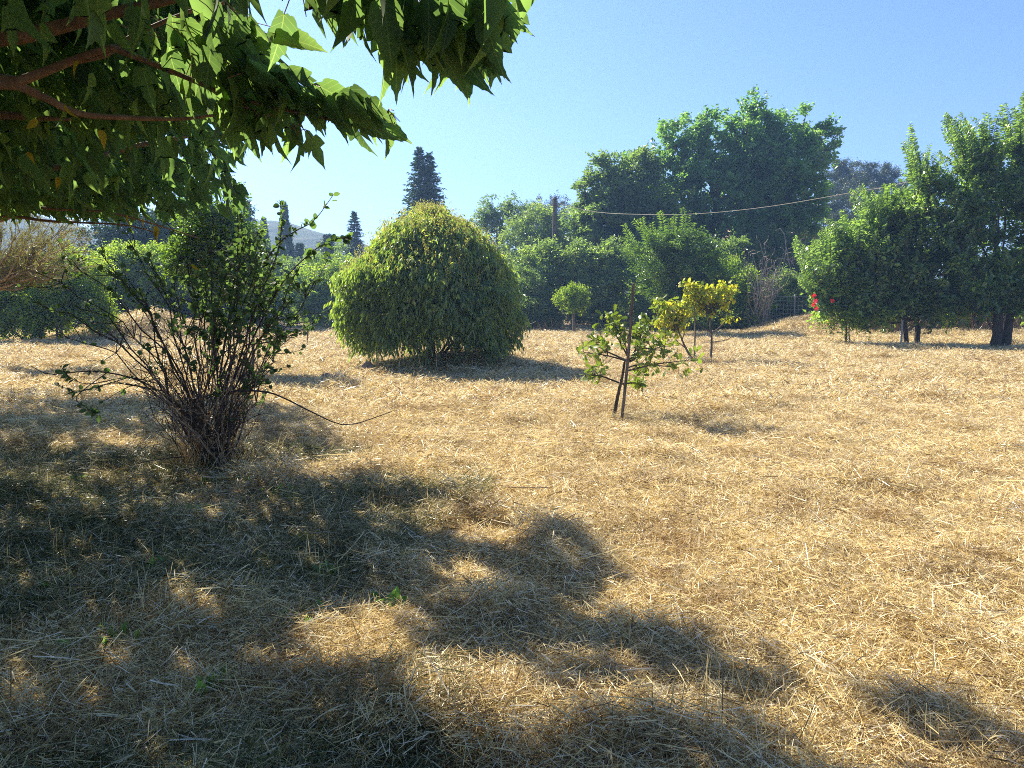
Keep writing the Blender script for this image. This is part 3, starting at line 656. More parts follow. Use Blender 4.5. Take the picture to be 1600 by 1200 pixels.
# arching shoots: plant with feathered upright shoots above the hedge
def shoots(mb, sm, starts, ends, nl, leaf, asp, bend=.0, r=.02, hang=0., tmpl=T_quad, light=1., flat=.6, spread=1., t0=.15, up=.8):
    for a, b in zip(starts, ends):
        a, b = np.array(a), np.array(b); Ln = np.linalg.norm(b-a)
        pts = bez(a, b, rdir(1)[0]*bend*Ln+[0, 0, bend*Ln], 8); sm.tube(pts, np.linspace(r, r*.2, 8), 4, cap=False)
        t = np.linspace(t0, 1, nl); i = np.clip((t*7).astype(int), 0, 6); f = t*7-i
        p = pts[i]*(1-f)[:, None]+pts[i+1]*f[:, None]; tg = unit(pts[i+1]-pts[i])
        sd = unit(np.cross(tg, np.array([.2*RNG.normal(), 1., .25*RNG.normal()])))*np.where(np.arange(nl) % 2 == 0, 1, -1)[:, None]
        X = unit(sd*spread+tg*.5+np.array([0, 0, -hang])+RNG.normal(size=(nl, 3))*.16)
        N = unit(np.array([0, 0, 1.])*up+np.array([0, -.6, 0])+tg*.3+RNG.normal(size=(nl, 3))*.6*(1-flat)); sz = leaf*(1.1-.55*t)*(.8+.4*RNG.random(nl))
        mb.inst(tmpl, p, X, N, np.stack([sz, sz*asp, sz], -1), np.clip(RNG.random(nl)*.3+.6*light*t, 0, .99))
Y = 31.0; b = onground(P(1062, 515, Y)); t = thing('arching_shrub', b, 'tall green shrub with upright feathery shoots, behind the yellow saplings', 'shrub')
cm, sm = MB(), MB(); sm.tube([b, b+[0, 0, 1.0]], [.09, .07], 6)
L = [lobe(1055, 420, Y, 62, 42), lobe(1030, 400, Y, 40, 34), lobe(1090, 425, Y, 46, 32), lobe(1050, 385, Y, 45, 26), lobe(1055, 465, Y, 58, 36)]
ib = IB('fresh'); cl = filled(L, 170, 9, .32, .42, 8, .13, .36, ib, upw=.7, rough=.6); ib.build(t); limbs(sm, b+[0, 0, .9], L, cl, .05, fine=40)
tips = [(975, 352), (990, 345), (1003, 341), (1018, 350), (1030, 332), (1046, 342), (1055, 336), (1066, 326), (1075, 338), (1083, 350), (1096, 372), (1110, 380), (1128, 385), (1140, 398), (1135, 408), (968, 372), (1012, 362), (1060, 355), (1088, 362), (1120, 400), (985, 385)]
shoots(cm, sm, [P(1050+(x-1050)*.55, 405+(y-350)*.3, Y+RNG.normal()*.4) for x, y in tips], [P(x, y, Y+RNG.normal()*.4) for x, y in tips], 40, .26, .36, .09, .012, flat=.2, light=1.7)
sm.build('stems', MT['greybark'], t, kind='stuff'); cm.build('shoot_leaves', MT['fresh'], t, kind='stuff')

# ------------------------------------------------------------------ right hand trees (hackberries)
def hackberry(label, trunks, Y, lobes, n, tips, light, group='trees with upright plumes at the right'):
    b0 = onground(P(trunks[0][0], 540, Y)); t = thing('hackberry_tree', b0, label, 'tree', group)
    cm, sm = MB(), MB(); forks = []
    for (px, r, dpx, h) in trunks:
        b = onground(P(px, 540, Y), -.05); f = b+[M(dpx, Y), RNG.normal()*.05, h]; forks.append(f)
        tb = MB(); pp = bez(b, f, [RNG.normal()*.03, 0, 0], 7, .012); rr = np.linspace(r*1.15, r*.8, 7); rr[0] *= 1.2; tb.tube(pp, rr, 9); tb.build('trunk', MT['bark'], t, smooth=True)
    ib = IB('hack'); cl = filled(lobes, int(n*.62), 6, .24, .46, 6, .185, .60, ib, upw=.55, rough=.5, jit=.5, up=.35); ib.build(t)
    limbs(sm, forks[0], lobes, cl, .07, fine=80)
    st = []
    for x, y in [(x+RNG.normal()*4, y+RNG.normal()*4+3) for x, y in tips for _ in (0, 1, 2)]:
        e = P(x, y, Y+RNG.normal()*.5); c = min(lobes, key=lambda l: np.linalg.norm(np.array(l[:3])-e)+.0); s0 = e+unit(np.array([c[0], c[1], c[2]-.6])-e)*(1.1+RNG.random()*.5); s0 = s0+np.array([0, 0, -.35])
        st.append((s0, e))
    shoots(cm, sm, [a for a, _ in st], [e for _, e in st], 50, .17, .62, .08, .012, hang=.25, flat=0.)
    # feathery upswept shoots all through the crown
    wl = np.array([l[3]*l[5] for l in lobes]); wl = wl/wl.sum(); A0, A1 = [], []
    for q in range(330):
        l = lobes[RNG.choice(len(lobes), p=wl)]; u = rdir(1)[0]*RNG.uniform(.45, 1.0); s0 = np.array(l[:3])+u*np.array(l[3:6]); A0.append(s0)
        A1.append(s0+unit(u*[.9, .9, .25]+np.array([RNG.normal()*.3, RNG.normal()*.3, .75]))*RNG.uniform(.5, 1.15))
    shoots(cm, sm, A0, A1, 30, .15, .6, .10, .010, hang=.2, light=.55, flat=0.)
    # shoots scattered on the near side, sunlit look put into their paler tone
    for q in range(light):
        l = lobes[RNG.integers(len(lobes))]; u = unit(np.array([RNG.normal(), -abs(RNG.normal())-.4, RNG.normal()*.7])); s0 = np.array(l[:3])+u*np.array(l[3:6])*.92
        e = s0+unit(u*.5+np.array([RNG.normal()*.4, 0, .9]))*RNG.uniform(.4, .8)
        shoots(cm, sm, [s0], [e], 16, .16, .6, .08, .008, light=1.75, flat=.1)
    sm.build('branches', MT['bark'], t, kind='stuff'); cm.build('crown', MT['hack'], t, kind='stuff')
YB = 23.4
hackberry('tallest tree at the right edge with a thick double trunk', [(1556, .15, -4, 1.5), (1571, .12, 6, 1.7)], YB,
    [lobe(1560, 400, YB, 90, 55), lobe(1480, 340, YB, 50, 42), lobe(1550, 310, YB, 56, 45), lobe(1620, 330, YB, 60, 75), lobe(1505, 290, YB, 30, 30), lobe(1595, 240, YB, 22, 32), lobe(1650, 430, YB, 70, 60), lobe(1540, 455, YB, 75, 38), lobe(1448, 300, YB, 22, 22), lobe(1540, 250, YB, 24, 28), lobe(1700, 350, YB, 70, 90), lobe(1520, 486, YB, 60, 15), lobe(1610, 488, YB, 50, 15)],
    360, [(1418, 194), (1424, 215), (1412, 226), (1470, 262), (1482, 176), (1478, 205), (1472, 186), (1492, 185), (1500, 210), (1514, 188), (1524, 196), (1540, 178), (1538, 200), (1545, 215), (1566, 162), (1570, 180), (1585, 165), (1598, 150), (1605, 142), (1450, 228), (1462, 236), (1435, 240), (1555, 230), (1580, 210), (1510, 230), (1530, 235), (1600, 200), (1618, 170), (1640, 150), (1448, 262), (1490, 240), (1650, 190)], 150)
hackberry('lower spreading tree beside the tall right edge tree, two thin trunks', [(1434, .09, -3, 1.0), (1419, .075, -8, 1.1)], 24.6,
    [lobe(1400, 400, 24.6, 70, 55), lobe(1340, 410, 24.6, 45, 48), lobe(1440, 440, 24.6, 75, 48), lobe(1360, 450, 24.6, 60, 44), lobe(1400, 352, 24.6, 42, 32), lobe(1300, 440, 24.6, 30, 34), lobe(1460, 482, 24.6, 60, 22), lobe(1380, 490, 24.6, 46, 16), lobe(1300, 478, 24.6, 30, 16)],
    300, [(1255, 395), (1282, 360), (1325, 345), (1352, 322), (1378, 318), (1404, 312), (1432, 300), (1268, 385), (1275, 372), (1300, 370), (1288, 392), (1246, 400), (1330, 300), (1345, 290), (1358, 296), (1370, 300), (1385, 292), (1398, 288), (1408, 295), (1318, 330), (1260, 420), (1310, 345), (1240, 370), (1420, 290), (1290, 350), (1335, 320), (1250, 432)], 190)
# sapling with red flowers at its left
Y = 24.4; b = onground(P(1322, 541, Y)); t = thing('flowering_shrub', b, 'leafy sapling with thin dark stem and red flowers on its left side', 'shrub')
m = MB(); m.tube(bez(b, P(1321, 490, Y), [.03, 0, 0], 6, .01), np.linspace(.035, .022, 6), 7); m.build('trunk', MT['bark'], t, smooth=True)
m = MB(); m.tube(bez(b+[.1, .05, 0], P(1325, 485, Y), [.03, 0, 0], 6, .01), np.linspace(.022, .012, 6), 6); m.build('trunk', MT['drystem'], t, smooth=True)
cm, sm = MB(), MB(); L = [lobe(1318, 478, Y, 32, 26), lobe(1300, 468, Y, 20, 22), lobe(1318, 505, Y, 22, 14), lobe(1345, 490, Y, 24, 24)]
cl = filled(L, 80, 8, .2, .3, 7, .09, .6, cm); limbs(sm, P(1321, 500, Y), L, cl, .025, fine=30); sm.build('branches', MT['bark'], t, kind='stuff'); cm.build('crown', MT['lime'], t, kind='stuff')
for (fx, fy) in [(1272, 462), (1274, 470), (1271, 476), (1275, 482), (1300, 470)]:
    m = MB(); c = P(fx, fy, Y-.7); V = [c]; F = []
    for q in range(6):
        a = q*pi/3; d = unit(np.array([cos(a), -.35+.3*RNG.normal(), sin(a)])); e = unit(np.cross(d, [0, 1., .1])); k_ = len(V)
        V += [c+d*.05+e*.026, c+d*.085, c+d*.05-e*.026]; F.append([0, k_, k_+1, k_+2])
    m.add(V, F, RNG.random()); m.build('flower', MT['red'], t)
m = MB(); b = onground(P(1408, 540, 24.2)); m.tube([b, P(1410, 500, 24.2)], [.035, .033], 8); o = m.build('marker_post', MT['concrete'], smooth=True); tag(o, 'pale slim post beside the thin trunks of the lower right tree', 'post')

# dead shrub
Y = 32.6; b = onground(P(1186, 522, Y)); t = thing('dead_shrub', b, 'leafless dried shrub with tangled grey twigs in front of the fence', 'shrub')
for px, e in ((1179, (1183, 430)), (1190, (1212, 420))):
    m = MB(); m.tube(bez(onground(P(px, 522, Y)), P(*e, Y), [.05, 0, 0], 8, .02), np.linspace(.045, .015, 8), 6); m.build('stem', MT['deadstem'], t, smooth=True)
m = MB()
for k in range(52):
    a = P(RNG.uniform(1176, 1196), 520, Y+RNG.normal()*.15); a[2] = b[2]; lo = RNG.random() < .5
    e = P(RNG.uniform(1160, 1218), RNG.uniform(440, 500), Y+RNG.normal()*.4) if lo else P(RNG.uniform(1165, 1240), RNG.uniform(372, 450), Y+RNG.normal()*.5)
    pp = bez(a, e, [RNG.normal()*.15, RNG.normal()*.15, .1], 7, .03); m.tube(pp, np.linspace(.016, .008, 7), 3, cap=False)
    for q in range(5):
        s0 = pp[RNG.integers(3, 7)]; m.tube(bez(s0, s0+rdir(1)[0]*RNG.uniform(.2, .5)+[.05, 0, .1], rdir(1)[0]*.08, 5, .02), np.linspace(.008, .004, 5), 3, cap=False)
c = P(1218, 362, Y); m.tube(np.array([P(1235, 420, Y), P(1228, 385, Y), P(1226, 366, Y), P(1219, 357, Y), P(1212, 360, Y)]), .012, 4)
m.build('twigs', MT['deadstem'], t, kind='stuff')

# wire fence
def fence():
    Y = 34.3; xs = [1150, 1195, 1240, 1290, 1340]; t = thing('wire_fence', onground(P(1245, 515, Y)), 'see-through wire mesh fence with thin posts, right of the dead shrub', 'fence')
    pa = [onground(P(x, 515, Y)) for x in xs]
    for p in pa:
        m = MB(); m.tube([p, p+[0, 0, 1.75]], [.035, .03], 6); m.build('post', MT['concrete'], t)
    for k in range(9):
        m = MB(); z = .12+k*.19
        m.tube([p+np.array([0, 0, z+RNG.normal()*.01]) for p in pa], .0075, 4, cap=False); m.build('wire', MT['wire'], t)
    m = MB()
    for i in range(len(pa)-1):
        for s in np.linspace(0, 1, 9)[1:-1]:
            p = pa[i]*(1-s)+pa[i+1]*s; m.tube([p+[0, 0, .1], p+[0, 0, 1.66]], .006, 3, cap=False)
    m.build('mesh_wires', MT['wire'], t, kind='stuff')
fence()

# small yellow green tree in front of the hedge
Y = 31.8; tree('small_tree', 'small yellow green tree with a pale trunk in front of the hedge', 'tree', P(896, 521, Y), .95, .075,
     [lobe(895, 462, Y, 22, 15), lobe(880, 468, Y, 16, 9), lobe(905, 474, Y, 14, 10), lobe(900, 485, Y, 10, 8)], 46, 7, .16, .28, 6, .09, .6, 'lime', 'greybark', fine=40, limb_r=.05, upw=1.1)

# ------------------------------------------------------------------ left half background
bush('grey green bush mass behind the tall stemmed shrub', 450, 510, 44, [lobe(400, 430, 44, 50, 50), lobe(460, 440, 44, 50, 40), lobe(510, 435, 44, 40, 45), lobe(430, 480, 44, 70, 40), lobe(350, 430, 44, 50, 60)], 'hedge', 230, leaf=.15, rc=.45, tl=.5)
bush('sunlit bush left of the domed tree, low beside the field edge', 520, 515, 37, [lobe(490, 460, 37, 45, 36), lobe(535, 450, 37, 40, 42), lobe(545, 490, 37, 40, 30), lobe(500, 495, 37, 34, 20)], 'lime', 170, leaf=.12, rc=.35)
bush('dark evergreen mass behind the soil mound', 290, 510, 33, [lobe(300, 450, 33, 60, 50), lobe(350, 440, 33, 55, 60), lobe(280, 500, 33, 60, 30), lobe(370, 490, 33, 55, 34), lobe(220, 490, 33, 60, 34)], 'dark', 260, leaf=.13, rc=.4)
bush('dark hedge at the far left behind the light green tree', 30, 510, 36, [lobe(-60, 470, 36, 60, 50), lobe(20, 480, 36, 60, 42), lobe(110, 480, 36, 60, 42), lobe(180, 470, 36, 50, 48)], 'dark', 240, leaf=.14, rc=.45)
tree('evergreen_tree', 'tall dark evergreen tree behind the light green trees, left of the bush', 'tree', P(220, 520, 38), 2, .25,
     [lobe(165, 380, 38, 34, 34), lobe(210, 370, 38, 46, 40), lobe(260, 380, 38, 50, 50), lobe(320, 370, 38, 50, 50), lobe(370, 375, 38, 40, 50), lobe(230, 430, 38, 90, 50), lobe(340, 420, 38, 60, 50)], 330, 12, .5, .45, 7, .15, .55, 'dark', fine=40)
GL = 'light green trees at the far left'
tree('leafy_tree', 'light green tree at the left with thin trunks and drooping skirt', 'tree', P(66, 538, 25.5), 1.0, .1,
     [lobe(60, 460, 25.5, 60, 46), lobe(0, 470, 25.5, 50, 48), lobe(110, 440, 25.5, 50, 44), lobe(40, 500, 25.5, 60, 24), lobe(-60, 450, 25.5, 50, 50), lobe(130, 490, 25.5, 44, 26)], 260, 10, .32, .42, 8, .115, .5, 'lime', group=GL, upw=.4)
tree('leafy_tree', 'bright yellow green tree top above the soil mound', 'tree', P(190, 530, 31.5), 1.2, .09,
     [lobe(180, 430, 31.5, 50, 40), lobe(230, 425, 31.5, 46, 32), lobe(270, 440, 31.5, 34, 28), lobe(150, 460, 31.5, 44, 36), lobe(215, 465, 31.5, 46, 28)], 230, 10, .32, .45, 8, .115, .5, 'lime', group=GL, upw=1.0)
for px in (56, 88, 97):
    m = MB(); b = onground(P(px, 540, 25.2)); m.tube(bez(b, P(px+RNG.normal()*3, 490, 25.2), [.03, 0, 0], 5, .01), np.linspace(.04, .025, 5), 6); o = m.build('thin_trunk', MT['greybark'], smooth=True)
    tag(o, {56: 'thin stem left of the trunk under the light green tree', 88: 'thin stem just right of the trunk under the light green tree', 97: 'outermost right thin stem under the light green tree'}[px], 'stem', 'thin stems under the light green tree')
tree('leafy_tree', 'green tree directly behind the foreground shrub, rising to meet the overhanging leaves', 'tree', P(335, 545, 15.5), 1.3, .07,
     [lobe(345, 320, 15.5, 34, 34), lobe(318, 360, 15.5, 44, 34), lobe(365, 375, 15.5, 36, 44), lobe(300, 410, 15.5, 40, 30), lobe(345, 430, 15.5, 50, 40), lobe(385, 430, 15.5, 30, 34)], 120, 9, .2, .3, 7, .085, .6, 'fresh', upw=.6)
# feathery tree entering from the left
Y = 17.; b = onground(P(-75, 560, Y)); t = thing('tamarisk_tree', b, 'feathery tawny tree leaning in from the left edge', 'tree')
m = MB(); m.tube(bez(b, P(-40, 450, Y), [-.2, 0, 0], 8, .02), np.linspace(.13, .09, 8), 8); m.build('trunk', MT['greybark'], t, smooth=True)
sm, cm = MB(), MB()
for k in range(30):
    e = P(RNG.uniform(0, 130), RNG.uniform(342, 428), Y+RNG.normal()*.7); s0 = P(-40+RNG.uniform(0, 12), 450-RNG.random()*10, Y)
    if e[2] > P(0, 345, Y)[2]+.0 and False: continue
    pp = bez(s0, e, [0, 0, -.25+RNG.normal()*.1], 9, .02); sm.tube(pp, np.linspace(.035, .006, 9), 5)
    for q in range(26):
        i = RNG.integers(2, 9); s1 = pp[i]+rdir(1)[0]*.02; d = unit((pp[-1]-pp[0])/np.linalg.norm(pp[-1]-pp[0])*1.0+rdir(1)[0]*.75+[0, 0, .25]); Lq = RNG.uniform(.25, .6); pt2 = bez(s1, s1+d*Lq, [0, 0, .03], 5); sm.tube(pt2, np.linspace(.006, .002, 5), 3, cap=False)
        n = 26; tt = RNG.random(n); p3 = s1+d*Lq*tt[:, None]+RNG.normal(size=(n, 3))*.02; sz = RNG.uniform(.05, .10, n)
        cm.inst(T_quad, p3, unit(d+rdir(n)*.5), rdir(n), np.stack([sz, sz*.16, sz*.3], -1), RNG.random(n))
sm.build('branches', MT['drystem'], t, kind='stuff'); cm.build('crown', MT['feather'], t, kind='stuff')
# small posts in the field on the left
for k, (px, y0, y1, lab) in enumerate([(480, 545, 516, 'short pale post standing alone left of the domed tree'), (395, 598, 512, 'taller pale post behind the foreground shrub stems'), (219, 545, 520, 'short post standing on the soil mound')]):
    g = G(px, y0); b = onground(g, -.03); m = MB(); m.tube([b, P(px+1, y1, g[1])], [.028, .025], 7); o = m.build('wooden_post', MT['greybark'], smooth=True); tag(o, lab, 'post', 'short posts in the left of the field')
print("TRIS background", TOTAL)
# ------------------------------------------------------------------ domed tree
def dome_tree():
    Y = 16.6; b = onground(P(671, 580, Y)); b[1] = Y; b = onground(b, -.05)
    t = thing('domed_tree', b, 'rounded dome shaped tree with drooping leaves and yellowish top in mid field', 'tree')
    cx = P(674, 440, Y)[0]
    def prof(z):   # half width of the crown at height z (metres above the ground), leaning slightly
        zz = np.array([.35, .8, 1.2, 1.7, 2.2, 2.6, 2.92, 3.15, 3.32]); rr = np.array([1.42, 1.68, 1.83, 1.82, 1.66, 1.36, 1.03, .66, .22])
        return np.interp(z, zz, rr)
    cm, pm, tb, bm = MB(), MB(), MB(), MB()
    f = b+[0, 0, .95]; tb.tube(bez(b, f, [.03, 0, 0], 8, .01), [.15, .12, .105, .10, .10, .105, .1, .09], 10); tb.build('trunk', MT['greybark'], t, smooth=True)
    for (ex, ez) in ((.55, .75), (.85, .95), (-.5, .9)):
        q = MB(); q.tube(bez(b+[ex*.15, -.05, .05], b+[ex, -.1, ez], [0, 0, -.08], 7, .01), np.linspace(.04, .02, 7), 6); q.build('branch', MT['bark'], t, smooth=True)
    for k in range(110):
        z = RNG.uniform(.6, 3.2); a = RNG.random()*2*pi; r = prof(z)*RNG.uniform(.6, .93)
        e = np.array([cx+cos(a)*r, Y+sin(a)*r, z]); bm.tube(bez(f+[0, 0, RNG.random()*.6-.2], e, [0, 0, .12*(z > 1)-.05], 8, .03), np.linspace(.035, .008, 8), 5)
    n = 13500; z = RNG.uniform(.42, 3.42, n); a = RNG.random(n)*2*pi
    lump = .76+.30*vn(a*2.6, z*1.9, 21)+.16*vn(a*6, z*4.5, 22)
    r = prof(z)*lump*(1-.30*RNG.random(n)**2.2)
    keep = (z > .45+.8*vn(a*4, a*0, 23)**1.5+.38*np.exp(-((a-4.75)/.55)**2)) & (RNG.random(n) < .45+r/2.4); z, a, r = z[keep], a[keep], r[keep]; n = len(z)
    base = np.stack([cx+np.cos(a)*r, Y+np.sin(a)*r, z], -1)
    d = unit(np.stack([np.cos(a)*.55, np.sin(a)*.55, -.25+.55*(z > 2.6)+RNG.normal(size=n)*.3], -1)+RNG.normal(size=(n, 3))*.3)
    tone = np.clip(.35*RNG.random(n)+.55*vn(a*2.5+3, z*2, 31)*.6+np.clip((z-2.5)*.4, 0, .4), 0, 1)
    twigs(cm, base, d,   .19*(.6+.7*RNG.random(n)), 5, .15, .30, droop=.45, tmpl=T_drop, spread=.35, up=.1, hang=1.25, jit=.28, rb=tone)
    # stray shoots that break the outline
    n4 = 170; z4 = RNG.uniform(1.3, 3.45, n4); a4 = RNG.random(n4)*2*pi; r4 = prof(z4)*.92
    twigs(cm, np.stack([cx+np.cos(a4)*r4, Y+np.sin(a4)*r4, z4], -1), unit(np.stack([np.cos(a4)*.8, np.sin(a4)*.8, .55+.5*RNG.random(n4)], -1)+RNG.normal(size=(n4, 3))*.3), .42*(.5+.8*RNG.random(n4)), 11, .12, .32, droop=.35, tmpl=T_drop, spread=.5, hang=.8, rb=.5+.5*RNG.random(n4), stemmb=bm, stemr=.004)
    n5 = 420; a5 = RNG.random(n5)*2*pi; z5 = .42+.55*RNG.random(n5)**.7; r5 = prof(z5)*RNG.uniform(.45, .98, n5)
    twigs(cm, np.stack([cx+np.cos(a5)*r5, Y+np.sin(a5)*r5, z5+.12], -1), unit(np.stack([np.cos(a5)*.5, np.sin(a5)*.5, -.5+0*a5], -1)+RNG.normal(size=(n5, 3))*.35), .3*(.5+.8*RNG.random(n5)), 7, .13, .32, droop=.5, tmpl=T_drop, spread=.5, hang=1., rb=RNG.random(n5)*.8, stemmb=bm, stemr=.003)
    # inner fill
    n2 = 2600; z2 = RNG.uniform(1.15, 3.0, n2); a2 = RNG.random(n2)*2*pi; r2 = prof(z2)*RNG.random(n2)**.6*.75
    twigs(cm, np.stack([cx+np.cos(a2)*r2, Y+np.sin(a2)*r2, z2], -1), rdir(n2), .2, 6, .11, .32, droop=.4, tmpl=T_quad, spread=.5, hang=1., rb=RNG.random(n2)*.5)
    # flower sprays over the top
    n3 = 1500; z3 = 3.38-1.7*RNG.random(n3)**1.5; a3 = RNG.random(n3)*2*pi; r3 = prof(z3)*(.80+.24*vn(a3*2.6, z3*1.9, 21)+.08*RNG.random(n3))
    bs = np.stack([cx+np.cos(a3)*r3, Y+np.sin(a3)*r3, z3-.02], -1); dd = unit(np.stack([np.cos(a3)*.3, np.sin(a3)*.3, np.ones(n3)], -1)+RNG.normal(size=(n3, 3))*.25)
    m_ = 22; tt = RNG.random((n3, m_)); Lp = (.12+.24*RNG.random(n3)**2)[:, None, None]
    pos = bs[:, None]+dd[:, None]*tt[..., None]*Lp+RNG.normal(size=(n3, m_, 3))*(.026*(1-tt*.8))[..., None]; pos = pos.reshape(-1, 3); k = len(pos)
    X = unit(np.repeat(dd, m_, 0)+rdir(k)*.8); sz = RNG.uniform(.02, .045, k)
    pm.inst(T_quad, pos, X, rdir(k), np.stack([sz, sz*.45, sz], -1), RNG.random(k))
    bm.build('branches', MT['greybark'], t, kind='stuff'); cm.build('crown', MT['dome'], t, kind='stuff'); pm.build('flower_sprays', MT['panicle'], t, kind='stuff')
    w_ = MB()
    for k in range(330):
        px = RNG.uniform(575, 830); p = G(px, RNG.uniform(560, 592)); g = onground(p); h = RNG.uniform(.08, .5)
        w_.tube(bez(g, g+[RNG.normal()*.08, RNG.normal()*.08, h], [RNG.normal()*.03, 0, 0], 4), np.linspace(.005, .002, 4), 3, RNG.random(), cap=False)
    o = w_.build('dry_grass', MT['straw'], kind='stuff')
dome_tree()

# mound of bare soil and prunings under it: dark litter
MT['soil'] = barkmat('soil', (.05, .035, .025), (.15, .10, .07), 12, .9, .95, (1, 1, 1))
m = MB()
for k in range(2600):
    a = RNG.random()*2*pi; r = RNG.random()**.5; cxy = G(725, 577); x = cxy[0]+cos(a)*r*1.45+.05; y = cxy[1]+sin(a)*r*.9+.1
    g = onground([x, y, 0], .01); d = rdir(1)[0]*[1, 1, .35]; L = RNG.uniform(.05, .22)
    m.tube([g-d*L/2, g+d*L/2+[0, 0, .02]], .005, 3, RNG.random(), cap=False)
o = m.build('dead_litter', MT['brush'], kind='stuff')

# stones
def stone(px, py, s, h, lab, tint=0):
    b = onground(G(px, py), -.02); m = MB(); nu, nv = 12, 7; V = []
    sd = RNG.random()*50
    for i in range(nv+1):
        th = pi*i/nv
        for j in range(nu):
            ph = 2*pi*j/nu; u = np.array([sin(th)*cos(ph), sin(th)*sin(ph), cos(th)])
            q = .72+.5*vn(u[0]*1.7+sd, u[1]*1.7+u[2]*2.1, 5)+.12*vn(u[0]*6+sd, u[2]*6+u[1]*4, 6)
            V.append(b+np.array([u[0]*s*q, u[1]*s*.8*q, h*.42+u[2]*h*.6*q*(1.15 if u[2] > 0 else .8)]))
    F = [[i*nu+j, i*nu+(j+1) % nu, (i+1)*nu+(j+1) % nu, (i+1)*nu+j] for i in range(nv) for j in range(nu)]
    m.add(V, [f[::-1] for f in F]); o = m.build('stone', MT['stone'], origin=b); tag(o, lab, 'stone', 'stones lying left of the domed tree')
stone(575, 587, .15, .27, 'upright pointed stone, the largest, just left of the domed tree')
stone(511, 597, .12, .17, 'reddish brown stone in the middle of the small row left of the domed tree')
stone(530, 596, .11, .14, 'grey stone right of the reddish brown one, left of the domed tree')
stone(498, 600, .08, .09, 'small stone at the left end of the row left of the domed tree')
stone(545, 597, .07, .08, 'small flat dark stone at the right end of the row left of the domed tree')

# ------------------------------------------------------------------ single leaves as parts
def leafmesh(name, tmpl, mat):
    v, f = tmpl; me = bpy.data.meshes.new(name); me.from_pydata([tuple(q) for q in v], [], [tuple(q) for q in f]); me.update()
    at = me.attributes.new('leafco', 'FLOAT_VECTOR', 'POINT'); at.data.foreach_set('vector', v.astype(np.float32).ravel())
    at = me.attributes.new('rnd', 'FLOAT', 'FACE'); at.data.foreach_set('value', np.full(len(f), .0, np.float32))
    me.polygons.foreach_set('use_smooth', [True]*len(f)); me.materials.append(mat); return me
def leafobj(me, pos, X, N, size, parent, name='leaf'):
    X = unit(X); Yv = unit(np.cross(N, X)); Z = np.cross(X, Yv)
    org = np.zeros(3); q = parent
    while q is not None: org = org+np.array(q.location); q = q.parent
    s = np.broadcast_to(size, (3,)); Mx = Matrix(((X[0]*s[0], Yv[0]*s[1], Z[0]*s[2], pos[0]-org[0]), (X[1]*s[0], Yv[1]*s[1], Z[1]*s[2], pos[1]-org[1]), (X[2]*s[0], Yv[2]*s[1], Z[2]*s[2], pos[2]-org[2]), (0, 0, 0, 1)))
    o = bpy.data.objects.new(name, me); o.parent = parent; o.matrix_local = Mx; COL.objects.link(o); return o
def split_leaves(rec, tmpls, meshes, mb, parent, limit=300):
    """rec: arrays pos, X, N, size(n,3), kind, rnd; the largest seen in the photo become parts, the rest joins mb"""
    pos, X, N, sz, kd, rn = rec; px, py, dp = proj(pos)
    ap = np.where((px > -10) & (px < 1610) & (py > -10) & (py < 1210) & (dp > .3), sz[:, 0]/dp, 0)
    order = np.argsort(-ap); big = order[:limit]; big = big[ap[big] > 0]; mask = np.ones(len(pos), bool); mask[big] = False
    for i in big: leafobj(meshes[kd[i]], pos[i], X[i], N[i], sz[i], parent)
    for k in range(len(tmpls)):
        s = mask & (kd == k)
        if s.any(): mb.inst(tmpls[k], pos[s], X[s], N[s], sz[s], rn[s])

